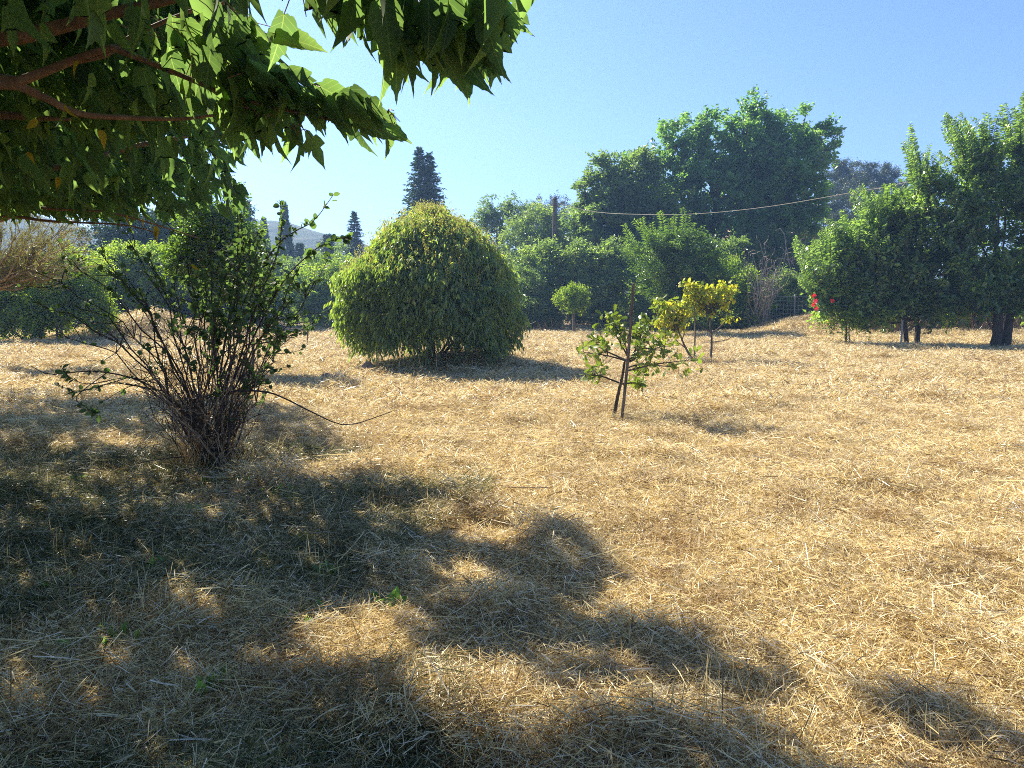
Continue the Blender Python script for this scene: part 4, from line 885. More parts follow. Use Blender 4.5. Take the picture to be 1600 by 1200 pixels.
# ------------------------------------------------------------------ young oak and its stake
def young_oak():
    b = onground(G(962, 660), -.02); Y0 = b[1]
    b = onground(G(958, 657), -.02); Y0 = b[1]
    t = thing('young_oak', b, 'thin young oak with lobed leaves tied beside a leaning stake', 'tree')
    fork = P(976, 565, Y0+.05); tb = MB()
    tb.tube(path([b, P(965, 620, Y0), P(972, 590, Y0), fork], 10), np.linspace(.026, .015, 10), 8); tb.build('trunk', MT['bark'], t, smooth=True)
    tips = [((972, 600, 0), [(940, 588, .1), (925, 586, .1)], .2), ((984, 565, 0), [(950, 556, -.2), (912, 550, -.3)], .25), ((984, 563, 0), [(966, 530, .1), (946, 500, .2)], .2),
            ((984, 565, 0), [(975, 535, -.1), (962, 512, -.1)], .18), ((985, 565, 0), [(1005, 535, .2), (1018, 508, .3)], .25), ((978, 580, 0), [(1020, 570, -.3), (1080, 562, -.5)], .3),
            ((985, 565, 0), [(1010, 550, .5), (1050, 535, .8)], .25), ((990, 560, 0), [(1012, 520, .1), (1032, 478, .2)], .2), ((985, 565, 0), [(1000, 545, -.4), (1035, 548, -.5)], .2),
            ((985, 562, 0), [(1000, 530, -.2), (1000, 506, -.2)], .18), ((980, 575, 0), [(1000, 570, .3), (1060, 574, .5)], .2), ((973, 600, 0), [(990, 598, .2), (1000, 602, .2)], .12), ((984, 565, 0), [(940, 545, .3), (930, 530, .4)], .15)]
    R = [[], [], [], []]
    sm = MB()
    for s0, rest, rad in tips:
        pts = [P(s0[0], s0[1], Y0+.05)]+[P(x, y, Y0+dy) for x, y, dy in rest]; c = path(pts, 9)
        q = MB(); q.tube(c, np.linspace(.014, .004, 9), 5); q.build('branch', MT['stem'], t, smooth=True)
        for k in range(19):
            i = RNG.integers(3, 9); p0 = c[i]; d = unit(rdir(1)[0]*.8+(c[-1]-c[0])/np.linalg.norm(c[-1]-c[0])*.5+[0, 0, .3]); L = RNG.uniform(.04, .22)*(rad/.2)
            e = p0+d*L; sm.tube([p0, e], [.004, .002], 3, cap=False)
            for j in range(RNG.integers(2, 5)):
                X = unit(d*.5+rdir(1)[0]+[0, 0, -.1]); R[0].append(e-d*RNG.random()*.04); R[1].append(X); R[2].append(unit(np.array([0, 0, .7])+rdir(1)[0]*.8)); s = RNG.uniform(.065, .115); R[3].append((s, s*.95, s))
    sm.build('twigs', MT['stem'], t, kind='stuff')
    pos, X, N, sz = map(np.array, R); n = len(pos); cm = MB(); me = leafmesh('oak_leaf', T_oak, MT['oak_young_v'])
    split_leaves((pos, X, N, sz, np.zeros(n, int), RNG.random(n)), [T_oak], [me], cm, t); cm.build('foliage', MT['oak_young'], t, kind='stuff')
    s0 = onground(G(970, 665), -.05); s1 = P(990, 443, s0[1]-.0); m = MB()
    a = path([s0, (s0+s1)/2+[.012, 0, 0], s1], 9); m.tube(a, .019, 4); o = m.build('wooden_stake', MT['wood'], origin=s0); tag(o, 'tall squared dark stake leaning beside the young oak', 'stake')
MT['oak_young_v'] = leafmat('young_oak_leaf_single', [(.10, .15, .035), (.16, .22, .05), (.24, .28, .06)], trans=.4, tcol=(1.6, 1.7, .6), rough=.35, veins=True)
MT['sap_yellow_v'] = leafmat('yellowing_leaf_single', [(.20, .29, .035), (.34, .40, .04), (.46, .48, .05), (.54, .53, .06), (.50, .40, .05)], trans=.5, tcol=(1.3, 1.3, .6), veins=True)
MT['bush_v'] = leafmat('shrub_leaf_single', [(.05, .075, .035), (.075, .11, .05), (.11, .15, .07)], rough=.6, spec=.2, trans=.45, tcol=(1.8, 2.2, .9), veins=True)
young_oak()

def sapling(label, bpx, stem, lobes, n, group='yellow leaved saplings'):
    b = onground(G(*bpx), -.02); Y0 = b[1]; t = thing('sapling_tree', b, label, 'sapling', group)
    for pts in stem:
        c = path([b if pts[0] is None else P(pts[0][0], pts[0][1], Y0)]+[P(x, y, Y0) for x, y in pts[1:]], 9); q = MB(); r0 = .032 if pts[0] is None else .014
        q.tube(c, np.linspace(r0, r0*.45, 9), 7); q.build('trunk' if pts[0] is None else 'branch', MT['greybark'], t, smooth=True)
    R = [[], [], []]; sm = MB(); sz = []
    L = [lobe(x, y, Y0, rx, ry) for x, y, rx, ry in lobes]; fork = P(stem[0][-1][0], stem[0][-1][1], Y0)
    c, u, k = clumps_in(L, n//6, .45, .2)
    for p in c:
        sm.tube(bez(fork+[0, 0, -RNG.random()*.3], p, rdir(1)[0]*.05, 5), np.linspace(.008, .003, 5), 4, cap=False)
        for j in range(9):
            R[0].append(p+rdir(1)[0]*.13*RNG.random()); R[1].append(unit(rdir(1)[0]+[0, 0, -.35])); R[2].append(unit(np.array([0, 0, .6])+rdir(1)[0]*.9)); s = RNG.uniform(.055, .105); sz.append((s, s*.95, s))
    sm.build('twigs', MT['stem'], t, kind='stuff'); pos, X, N = map(np.array, R); m_ = len(pos); cm = MB(); cm.add([[0, 0, -5]]*4, [[0, 1, 2, 3]]) if False else None
    me = leafmesh('sapling_leaf', T_round, MT['sap_yellow_v'])
    split_leaves((pos, X, N, np.array(sz), np.zeros(m_, int), RNG.random(m_)), [T_round], [me], cm, t)
    if cm.n: cm.build('foliage', MT['sap_yellow'], t, kind='stuff')
sapling('right hand yellow leaved sapling on a single straight thin stem', (1110, 569), [[None, (1112, 530), (1109, 500), (1112, 476)], [(1110, 535), (1135, 531), (1150, 520)], [(1111, 522), (1130, 505), (1140, 480)], [(1111, 520), (1090, 505), (1080, 480)]],
        [(1112, 465, 38, 22), (1125, 455, 28, 16), (1085, 455, 20, 16), (1142, 500, 10, 14), (1100, 480, 24, 14), (1075, 445, 12, 8), (1140, 470, 16, 20)], 620)
sapling('left hand yellow green sapling on a leaning dark stem', (1086, 568), [[None, (1072, 545), (1062, 522), (1055, 500)], [(1072, 545), (1055, 530), (1040, 510)], [(1066, 530), (1075, 505), (1080, 490)]],
        [(1055, 500, 28, 20), (1040, 485, 18, 14), (1068, 485, 20, 22), (1045, 520, 22, 14), (1030, 505, 14, 12), (1078, 470, 12, 14)], 600)
b = onground(G(1085, 567), -.04); m = MB(); m.tube([b, P(1086, 520, b[1]), P(1084, 440, b[1])], .022, 5); o = m.build('wooden_stake', MT['wood'], origin=b); tag(o, 'slim dark stake standing among the two yellow saplings', 'stake')

# ------------------------------------------------------------------ many stemmed foreground shrub
def shrub():
    b0 = onground(G(328, 738)); Y0 = b0[1]
    t = thing('foreground_shrub', b0, 'large many stemmed shrub with long arching twigs, in the left foreground', 'shrub')
    sm, dm, gm = MB(), MB(), MB(); R = [[], [], [], [], []]
    def leaves(c, n, size, dens=1., a=2, dark=False):
        for k in range(int(n*dens)):
            u = RNG.uniform(.25, 1); i = min(int(u*(len(c)-1)), len(c)-2); f = u*(len(c)-1)-i; p = c[i]*(1-f)+c[i+1]*f; tg = unit(c[i+1]-c[i])
            X = unit(rdir(1)[0]*.9+tg*.6); s = size*RNG.uniform(.7, 1.25)
            R[0].append(p+RNG.normal(size=3)*.008); R[1].append(X); R[2].append(unit(rdir(1)[0]*.7+np.array([0, 0, .7]))); R[3].append((s, s*1.15 if a == 2 else s*.9, s)); R[4].append(0 if a == 2 else 1)
    ends = []
    # (end px, end py, distance offset, leaf count, bend up)
    main = [(60, 425, .2, 22), (100, 400, .5, 26), (45, 470, -.2, 20), (118, 430, .9, 26), (150, 395, .3, 26), (175, 420, -.4, 26), (200, 380, .8, 26), (230, 400, .1, 28), (250, 370, .6, 24), (270, 420, -.5, 30), (290, 350, .3, 26),
            (310, 400, .7, 30), (330, 360, -.2, 34), (350, 330, .2, 34), (372, 345, .6, 40), (390, 360, -.3, 46), (410, 380, .3, 46), (430, 395, .8, 46), (445, 410, -.5, 44), (470, 420, .1, 44), (400, 420, -.6, 46), (375, 400, 0, 46), (350, 430, -.5, 40),
            (485, 450, .5, 34), (500, 440, 0, 26), (455, 470, -.3, 34), (440, 520, .1, 30), (470, 500, .5, 26), (380, 440, .9, 46), (420, 440, .9, 46), (340, 470, .4, 40), (130, 470, .4, 18), (90, 520, .1, 14), (405, 540, .2, 26), (420, 580, -.1, 16), (300, 450, -.7, 34), (260, 460, .9, 28), (215, 450, -.3, 26), (180, 470, .7, 18), (320, 420, .5, 34), (365, 375, .9, 46), (440, 440, -.2, 46)]
    for (ex, ey, dy, nl) in [q_ for i_, q_ in enumerate(main) if i_ % 5 != 3]:
        s0 = onground(G(RNG.uniform(306, 356), RNG.uniform(728, 742))); e = P(ex, ey, Y0+dy*1.1)
        L = np.linalg.norm(e-s0); c = bez(s0, e, np.array([(330-ex)/900*.35, 0, .10*L*(1 if ex < 250 else .3)])+RNG.normal(size=3)*.04, 12, .022)
        r = RNG.uniform(.005, .012)
        q = MB(); q.tube(c, np.linspace(r, .004, 12), 6); q.build('stem', MT['stem'], t, smooth=True)
        for k in range(9):
            i = RNG.integers(4, 11); s1 = c[i]; d = unit(unit(c[i+1]-c[i])*.8+rdir(1)[0]*.8+[0, 0, .15]); l = RNG.uniform(.15, .5); c2 = bez(s1, s1+d*l, rdir(1)[0]*.03, 6, .006)
            sm.tube(c2, np.linspace(.005, .002, 6), 3, cap=False)
            if (i > 6 or RNG.random() < .25): leaves(c2, nl*(.34 if ex > 290 else .14), .044)
        leaves(c[7:], nl*(.55 if ex > 290 else .4), .044)
    # dense bare and dead stems in the lower middle
    for k in range(85):
        s0 = onground(G(RNG.uniform(300, 362), RNG.uniform(722, 745)), 0); ex = RNG.uniform(190, 430); e = P(ex, RNG.uniform(520, 640), Y0+RNG.normal()*.4)
        c = bez(s0, e, RNG.normal(size=3)*.05, 9, .012); dry = RNG.random() < .45; mm = dm if dry else sm
        mm.tube(c, np.linspace(RNG.uniform(.004, .010), .002, 9), 4, cap=False)
        for q in range(6):
            i = RNG.integers(3, 8); l = RNG.uniform(.08, .3); c2 = bez(c[i], c[i]+unit(rdir(1)[0]+[0, 0, .5])*l, rdir(1)[0]*.02, 5, .005); mm.tube(c2, np.linspace(.003, .0015, 5), 3, cap=False)
            if RNG.random() < .5: 
                n = 4; gm.inst(T_drop, c2[-1]+RNG.normal(size=(n, 3))*.03, rdir(n)-[0, 0, .8], rdir(n), np.stack([np.full(n, .035), np.full(n, .014), np.full(n, .02)], -1), RNG.random(n)*.6)
    # long separate twigs
    def long(pts, r, nl=0, size=.05, a=2, cat='stem'):
        c = path([P(x, y, Y0+dy) for x, y, dy in pts], 16); q = MB(); q.tube(c, np.linspace(r, r*.3, 16), 5); q.build('stem', MT['stem'], t, smooth=True)
        if nl: leaves(c, nl, size, a=a)
        return c
    long([(300, 625, 0), (350, 612, -.2), (405, 611, -.4), (440, 620, -.5), (500, 650, -.6), (545, 664, -.7), (612, 643, -.7)], .011)
    long([(340, 560, 0), (390, 520, .1), (440, 494, .2), (520, 489, .3), (606, 492, .3)], .006, 8, .035)
    long([(380, 540, 0), (440, 530, .2), (480, 510, .3), (510, 492, .3)], .007, 18)
    long([(345, 640, 0), (380, 500, 0), (420, 400, .1), (455, 365, .1), (490, 345, .1), (521, 304, .1)], .010, 34, .05, 2)
    long([(350, 640, 0), (400, 480, .1), (432, 400, .2), (440, 350, .2), (437, 312, .2)], .010, 40, .05, 2)
    long([(352, 620, 0), (430, 460, -.2), (480, 400, -.3), (520, 375, -.3), (545, 372, -.3)], .009, 30, .06, 2)
    long([(335, 640, 0), (360, 480, 0), (372, 380, 0), (368, 300, 0)], .010, 40, .05, 2)
    long([(300, 655, 0), (230, 600, -.2), (150, 580, -.3), (80, 585, -.4), (48, 572, -.4)], .010, 6)
    long([(280, 640, 0), (220, 605, .1), (170, 600, .1), (120, 610, 0), (55, 592, 0)], .007, 3)
    long([(250, 600, 0), (200, 590, -.3), (140, 600, -.5), (110, 590, -.5), (95, 572, -.5)], .006, 14, .055, 1)
    long([(200, 590, -.3), (150, 605, -.4), (118, 612, -.5), (92, 602, -.5)], .005, 18, .06, 1)
    long([(170, 580, -.3), (120, 620, -.4), (140, 640, -.5), (152, 648, -.5)], .005, 20, .06, 1)
    long([(250, 590, -.2), (200, 605, -.3), (165, 625, -.4), (148, 634, -.4)], .005, 4)
    long([(300, 713, -.1), (260, 716, -.3), (225, 722, -.5), (210, 726, -.5)], .008)
    sm.build('twigs', MT['stem'], t, kind='stuff'); dm.build('dead_stems', MT['drystem'], t, kind='stuff'); gm.build('dead_leaves', MT['brush'], t, kind='stuff')
    pos, X, N, sz = map(np.array, R[:4]); kd = np.array(R[4]); n = len(pos); cm = MB()
    mes = [leafmesh('shrub_leaf', T_round, MT['bush_v']), leafmesh('shrub_leaf_long', T_bush, MT['bush_v'])]
    split_leaves((pos, X, N, sz, kd, RNG.random(n)), [T_round, T_bush], mes, cm, t); cm.build('foliage', MT['bush'], t, kind='stuff')
    gr = MB()
    for k in range(330):
        a = RNG.random()*2*pi; r = .08+.26*RNG.random(); s0 = onground([b0[0]+cos(a)*r, b0[1]+sin(a)*r*.8, 0]); h = RNG.uniform(.08, .45)
        gr.tube(bez(s0, s0+[RNG.normal()*.13, RNG.normal()*.12, h], [RNG.normal()*.05, 0, .03], 5), np.linspace(.0035, .0012, 5), 3, RNG.random(), cap=False)
    o = gr.build('dry_grass', MT['straw'], kind='stuff')
shrub()

# ------------------------------------------------------------------ mulberry overhead
MASK = [(-200, -400), (900, -400), (835, -5), (830, 20), (822, 60), (824, 95), (800, 120), (772, 120), (770, 150), (745, 118), (720, 135), (690, 125), (655, 165), (640, 130), (606, 140), (600, 95), (570, 80), (545, 45), (515, 40), (490, 12), (455, 20), (436, 8), (400, 18), (392, 55), (410, 40), (480, 38), (484, 72), (440, 100), (445, 112), (480, 120), (530, 150), (570, 162), (612, 190), (628, 222), (590, 205), (574, 262), (545, 235), (535, 268), (505, 245), (470, 268), (450, 232), (420, 225), (385, 236), (368, 258), (372, 300), (384, 318), (392, 360), (398, 405), (340, 420), (300, 392), (240, 385), (180, 362), (130, 348), (60, 340), (-200, 350)]
SHADE = [(-900, 700), (0, 676), (60, 655), (170, 638), (300, 640), (400, 642), (480, 655), (530, 688), (550, 712), (640, 728), (650, 750), (730, 758), (768, 772), (700, 800), (590, 800), (560, 815), (600, 850), (650, 880), (700, 858), (770, 880), (850, 895), (890, 858), (950, 880), (992, 900), (958, 935), (905, 960), (845, 985), (860, 1005), (1000, 1000), (1080, 1020), (1190, 1050), (1235, 1085), (1225, 1200), (1240, 1290), (1240, 1700), (-900, 1700)]
HOLES = [(905, 985, 75, 12), (1150, 1120, 40, 14), (1020, 1118, 62, 20), (940, 1160, 80, 34), (1140, 1175, 40, 34), (1095, 1088, 45, 10), (985, 1055, 60, 13), (760, 1180, 110, 50), (1060, 1150, 60, 12), (830, 930, 50, 12), (915, 905, 30, 10), (545, 1010, 75, 38), (640, 1000, 45, 26), (640, 1055, 60, 22), (475, 1060, 50, 22), (200, 703, 55, 9), (650, 945, 32, 16), (700, 1085, 55, 30), (790, 1130, 85, 62), (880, 1180, 80, 40), (930, 1060, 60, 22), (545, 1165, 60, 25), (1090, 1150, 40, 30), (60, 1080, 60, 20), (780, 835, 50, 15), (100, 660, 30, 6), (20, 712, 40, 5), (215, 968, 30, 12), (390, 1045, 22, 10), (1010, 1110, 30, 16), (640, 770, 22, 7), (500, 865, 40, 10)]
def in_shade(gx, gy):
    sx = .4+np.clip((gy-600)/500, 0, 1.2)
    wx = gx+((vn(gx/34, gy/17, 71)-.5)*60+(vn(gx/13, gy/7, 72)-.5)*34)*sx; wy = gy+((vn(gx/34, gy/17, 73)-.5)*30+(vn(gx/13, gy/7, 74)-.5)*14)*sx
    wx = wx+RNG.normal(size=len(wx))*15*sx; wy = wy+RNG.normal(size=len(wx))*8*sx
    ok = inpoly(wx, wy, SHADE) | inpoly(wx, wy, [(1385, 1080), (1470, 1098), (1640, 1165), (1640, 1215), (1530, 1180), (1440, 1135)])
    for hx, hy, ra, rb_ in HOLES: ok &= ~(((wx-hx)/(ra*1.22))**2+((wy-hy)/(rb_*1.3))**2 < 1)
    u = vn(gx/22/sx, gy/11/sx, 75)*.65+vn(gx/10/sx, gy/5/sx, 76)*.35
    return ok & ~((u > .64) & (gy > 650))
def mulberry():
    b = onground([-5.6, 3.6, 0], -.1)
    t = thing('mulberry_tree', b, 'large leafy tree whose low branches hang over the top left foreground', 'tree')
    fork = b+[.15, .1, 2.35]; q = MB(); q.tube(bez(b, fork, [.05, .05, 0], 9, .02), np.linspace(.30, .22, 9), 14); q.build('trunk', MT['branch'], t, smooth=True)
    def br(pts, r0, r1, n=14):
        c = path(pts, n); q = MB(); q.tube(c, np.linspace(r0, r1, n), 8); q.build('branch', MT['branch'], t, smooth=True); return c
    f = fork
    br([f, P(-260, 90, 3.4), P(0, 60, 2.9), P(60, 50, 2.85), P(170, 22, 2.75), P(265, 0, 2.7), P(420, -40, 2.6)], .042, .010, 22)
    br([f, P(-250, 160, 3.3), P(-60, 128, 2.95), P(25, 130, 2.9)], .055, .026, 10)
    br([P(22, 130, 2.9), P(80, 108, 2.9), P(130, 88, 2.9), P(172, 74, 2.9)], .019, .011, 10)
    br([P(172, 74, 2.9), P(230, 96, 2.95), P(300, 125, 3.0), P(360, 150, 3.0), P(430, 168, 2.95), P(520, 188, 2.85), P(592, 206, 2.8)], .012, .004, 16)
    br([P(120, 95, 2.92), P(168, 84, 2.93), P(200, 60, 3.0), P(290, 20, 3.1), P(350, 5, 3.1)], .013, .006, 10)
    br([P(25, 132, 2.9), P(75, 155, 2.95), P(125, 178, 3.0), P(200, 184, 3.1), P(280, 186, 3.2), P(350, 178, 3.3)], .017, .005, 14)
    br([f, P(-120, 185, 3.6), P(0, 180, 3.4), P(60, 184, 3.4), P(110, 187, 3.4)], .03, .006, 12)
    br([f, P(-100, 335, 6.0), P(20, 338, 6.2), P(70, 345, 6.2), P(130, 348, 6.3), P(200, 352, 6.4), P(250, 366, 6.5)], .018, .004, 14)
    br([f, P(-80, 300, 5.8), P(60, 325, 5.8), P(160, 330, 5.9), P(240, 350, 6.0), P(310, 372, 6.3)], .016, .004, 14)
    br([f, P(-150, -60, 3.), P(150, -60, 2.3), P(380, -45, 2.2), P(540, -12, 2.15), P(680, 18, 2.1), P(760, 30, 2.1), P(805, 25, 2.1)], .045, .004, 20)
    br([P(380, -45, 2.2), P(450, -15, 2.3), P(520, -5, 2.4), P(600, 5, 2.45), P(650, 15, 2.45)], .012, .004, 12)
    for e in ((-2.0, 6.4, 3.2), (-3.6, 7.4, 3.6), (-6, 7.6, 3.4), (-2.4, 5.4, 5.0), (-7.8, 5.4, 3.2), (-3.2, 4.6, 4.9), (-4.6, 6.4, 4.8), (-8, 2.2, 3.4), (-2.4, 2.0, 4.2), (-4.5, .8, 3.6)):
        c = bez(f+[0, 0, -.1], e, [0, 0, -.35], 10, .04); q = MB(); q.tube(c, np.linspace(.05, .008, 10), 7); q.build('branch', MT['branch'], t, smooth=True)
    # ---- leaves near, on the photographed sprays: hang on petioles along the branch
    A = [[], [], [], [], []]; pm = MB()
    def spray(pts, n, size, wid, up=.15, down=.2, kinds=(0, 1, 2), hang=1., outv=(.25, 0, 0)):
        c = path(pts, 40)
        for k in range(n):
            i = RNG.integers(0, 40); p = c[i]+np.array([RNG.normal()*wid*.4, RNG.normal()*wid, RNG.uniform(-down, up)*.6])
            X = unit(np.array(outv)+rdir(1)[0]*.42+[0, 0, -hang]); s = size*RNG.uniform(.7, 1.2); nn = unit(np.array([RNG.normal()*1.0, -.7+RNG.normal()*.8, .35+RNG.normal()*.4]))
            A[0].append(p); A[1].append(X); A[2].append(nn); A[3].append((s, s*RNG.uniform(.68, .95), s*1.3)); A[4].append(RNG.choice(kinds))
            pm.tube([c[i], (c[i]+p)/2+[0, 0, .02], p], [.0025, .002, .0018], 3, cap=False)
    spray([P(400, -50, 2.2), P(540, -25, 2.15), P(680, -10, 2.1), P(790, -5, 2.1)], 84, .16, .11, .05, .13)
    spray([P(590, 10, 2.1), P(690, 30, 2.1), P(800, 20, 2.05)], 44, .165, .08, .04, .09)
    spray([P(600, 20, 2.05), P(700, 45, 2.05)], 12, .17, .06, .02, .10)
    spray([P(430, 140, 2.95), P(500, 150, 2.9), P(560, 168, 2.8), P(605, 185, 2.8)], 72, .155, .08, .06, .03, (1, 1, 0), .6, (.5, 0, .1))
    spray([P(360, 130, 2.95), P(400, 120, 2.9), P(440, 130, 2.9)], 50, .14, .12, .10, .08, (1, 0, 1), .7)
    spray([P(350, 150, 3.), P(420, 185, 3.), P(470, 205, 2.95)], 42, .145, .10, .04, .07, (1, 0, 2), .9)
    spray([P(430, 52, 2.3), P(450, 55, 2.3)], 5, .15, .03, .0, .04, (1,), .05, (.6, 0, .2))
    spray([P(300, 100, 3.), P(360, 60, 3.), P(390, 40, 3.)], 80, .16, .2, .1, .1)
    pos, X, N, sz = map(np.array, A[:4]); kd = np.array(A[4])
    tp = pos+X*sz[:, :1]; qx, qy, _ = proj(tp); q2x, q2y, _ = proj(pos+X*sz[:, :1]*.5); kk = inpoly(q2x, q2y, MASK) & (inpoly(qx, qy, MASK) | (RNG.random(len(qx)) < .55)) | (qy < -5)
    pos, X, N, sz, kd = pos[kk], X[kk], N[kk], sz[kk], kd[kk]
    n = len(pos); print('near', n)
    # ---- the mass of the crown
    nt_ = 110000; u = rdir(nt_); r = RNG.random(nt_)**.42
    C = np.array([-4.7, 3.6, 3.1]); rad = np.where(u[:, 2:3] > 0, np.array([[5.0, 5.0, 3.0]]), np.array([[5.0, 5.0, .95]]))
    p = C+u*r[:, None]*rad*(.88+.24*vn(u[:, 0]*3, u[:, 1]*3+u[:, 2]*2, 40))[:, None]
    extra = RNG.random(nt_) < .20
    C2 = np.array([-1.2, 2.6, 3.6]); p = np.where(extra[:, None], C2+u*r[:, None]*np.array([1.9, 2.3, 1.0]), p)
    ex3 = RNG.random(nt_) < .12; p = np.where(ex3[:, None], np.array([-3.2, 7.2, 4.4])+u*r[:, None]*np.array([1.7, 1.7, 1.3]), p)
    X2 = unit(u*[.5, .5, 0]+rdir(nt_)*.45+np.array([0, 0, -.85])); s2 = RNG.uniform(.10, .185, nt_)
    mid = p+X2*s2[:, None]*.5; px, py, dp = proj(mid); tip = p+X2*s2[:, None]*.9; tx, ty, _ = proj(tip)
    inf = (dp > .1) & (px > -60) & (px < 1660) & (py > -60) & (py < 1260)
    okM = ~inf | (inpoly(px, py, MASK) & (inpoly(tx, ty, MASK) | (RNG.random(nt_) < .5)) & (px < 390)); okM &= ~((dp > .05) & (dp < 1.9) & (np.abs(px-800) < 1400) & (py > -300))
    okM &= ~(inf & (dp < np.where(py < 210, 3.15, 3.9)) & (RNG.random(nt_) < .93))
    okM &= ~(np.linalg.norm(p-[0, 0, 1.6], axis=1) < 1.2)
    k = mid[:, 2]/TOSUN[2]; g = mid-TOSUN*k[:, None]; gx_, gy_, gd = proj(g)
    ginf = (gd > .1) & (gx_ > -50) & (gx_ < 1650) & (gy_ < 1230)
    okS = np.where(ginf, in_shade(gx_, gy_), (gx_ < 800) | (gd < .1) | (gy_ > 1230))
    # leaves standing between the sun and the lit sprays are left out, opening the crown so sunlight reaches them
    for sp in [P(x, y, 2.85) for x, y in ((450, 130), (530, 150), (570, 170), (610, 215), (570, 230), (430, 150), (470, 160), (510, 175), (550, 190), (590, 210), (540, 220), (490, 200))]+[P(x, y, 2.1) for x, y in ((620, 110), (660, 120), (700, 100), (780, 90))]+[P(x, y, 6.) for x, y in ((350, 250), (368, 300), (310, 210))]+[P(x, y, 4.) for x, y in ((230, 110), (270, 150))]:
        rk = .36 if sp[1] < 3.5 else .15; v_ = mid-sp; al = v_@TOSUN; dl = np.linalg.norm(v_-al[:, None]*TOSUN, axis=1); okM &= ~((dl < rk) & (al > .10))
    ok = okM & okS & (p[:, 2] > 1.95)
    # thin out leaves that neither show nor shade the frame
    useful = (inf & (dp > 0)) | (ginf)
    ok &= useful | (RNG.random(nt_) < .3)
    p, X2, s2, u = p[ok], X2[ok], s2[ok], u[ok]; vis = (inf & (dp > 0))[ok]; m_ = len(p); print('crown leaves', m_)
    N2 = unit(np.stack([RNG.normal(size=m_)*1.1, -.2+RNG.normal(size=m_)*.9, .3+RNG.normal(size=m_)*.5], -1)); hi = ~vis
    sc = np.stack([s2, s2*RNG.uniform(.68, .95, m_), s2*1.3], -1); cm = MB()
    cm.inst(T_mullow, p[hi], X2[hi], N2[hi], sc[hi]*1.05, RNG.random(hi.sum()))
    pos = np.vstack([pos, p[vis]]); X = np.vstack([X, X2[vis]]); N = np.vstack([N, N2[vis]]); sz = np.vstack([sz, sc[vis]]); kd = np.concatenate([kd, RNG.choice([0, 1, 2], vis.sum())])
    mes = [leafmesh('mulberry_leaf', T_mulhi[i], MT['mulberry']) for i in range(3)]
    split_leaves((pos, X, N, sz, kd, RNG.random(len(pos))), T_mul, mes, cm, t)
    cm.build('foliage', MT['mulberry_crown'], t, kind='stuff', smooth=True); pm.build('petioles', MT['branch'], t, kind='stuff')
    ymesh = leafmesh('yellow_leaf', T_mulhi[1], MT['yellow'])
    for (x, y, dp_, s) in [(56, 195, 2.9, .07), (155, 212, 3.0, .09), (124, 105, 2.8, .08), (102, 172, 2.9, .08), (242, 362, 5.6, .13), (248, 370, 5.6, .13), (200, 345, 5.5, .11), (90, 285, 4.2, .08), (42, 247, 3.6, .07), (225, 350, 5.5, .1), (300, 420, 5.5, .09)]:
        o = leafobj(ymesh, P(x, y-8, dp_), np.array([RNG.normal()*.5, 0, -1.]), unit(np.array([RNG.choice([-1, 1])*RNG.uniform(.8, 2), -1, .3])), (s*.8, s*.62, s), t); o['label'] = 'yellowed leaf'
mulberry()

def second_mulberry():
    b = onground([-11.2, 12.0, 0], -.1); t = thing('mulberry_tree', b, 'second spreading tree behind the overhanging one, its small leaves hanging above the left trees', 'tree')
    fork = b+[.1, 0, 2.4]; q = MB(); q.tube(bez(b, fork, [.05, .05, 0], 8, .02), np.linspace(.26, .19, 8), 10); q.build('trunk', MT['branch'], t, smooth=True)
    for k in range(9):
        a = k*.7; e = np.array([-9.3+cos(a)*3.6, 12.4+sin(a)*2.6, 3.9+RNG.random()*1.2]); q = MB(); q.tube(bez(fork, e, [0, 0, -.2], 9, .04), np.linspace(.07, .01, 9), 6); q.build('branch', MT['branch'], t, smooth=True)
    n = 34000; u = rdir(n); r = RNG.random(n)**.45; C = np.array([-9.0, 12.4, 4.2]); rad = np.where(u[:, 2:3] > 0, np.array([[4.4, 3.0, 2.2]]), np.array([[4.4, 3.0, 1.3]]))
    p = C+u*r[:, None]*rad*(.85+.3*vn(u[:, 0]*3, u[:, 1]*3+u[:, 2]*2, 41))[:, None]; X = unit(u*[.5, .5, 0]+rdir(n)*.45+np.array([0, 0, -.8])); s2 = RNG.uniform(.11, .17, n)
    mid = p+X*s2[:, None]*.5; px, py, dp = proj(mid); inf = (px > -60) & (px < 1660) & (py > -60)
    ok = ~inf | (inpoly(px, py, MASK) & (px < 385)); g = mid-TOSUN*(mid[:, 2]/TOSUN[2])[:, None]; gx_, gy_, gd = proj(g); ok &= in_shade(gx_, gy_) | (gx_ < -40) | ((gy_ < 655) & (gx_ < 160) & (RNG.random(n) < .25))
    p, X, s2 = p[ok], X[ok], s2[ok]; k = len(p); print('second', k)
    N_ = unit(np.stack([RNG.normal(size=k)*.9, -.8+RNG.normal(size=k)*.8, .3+RNG.normal(size=k)*.5], -1)); cm = MB()
    cm.inst(T_mullow, p, X, N_, np.stack([s2, s2*.9, s2], -1), RNG.random(k)); cm.build('crown', MT['mulberry_crown'], t, kind='stuff', smooth=True)
second_mulberry()

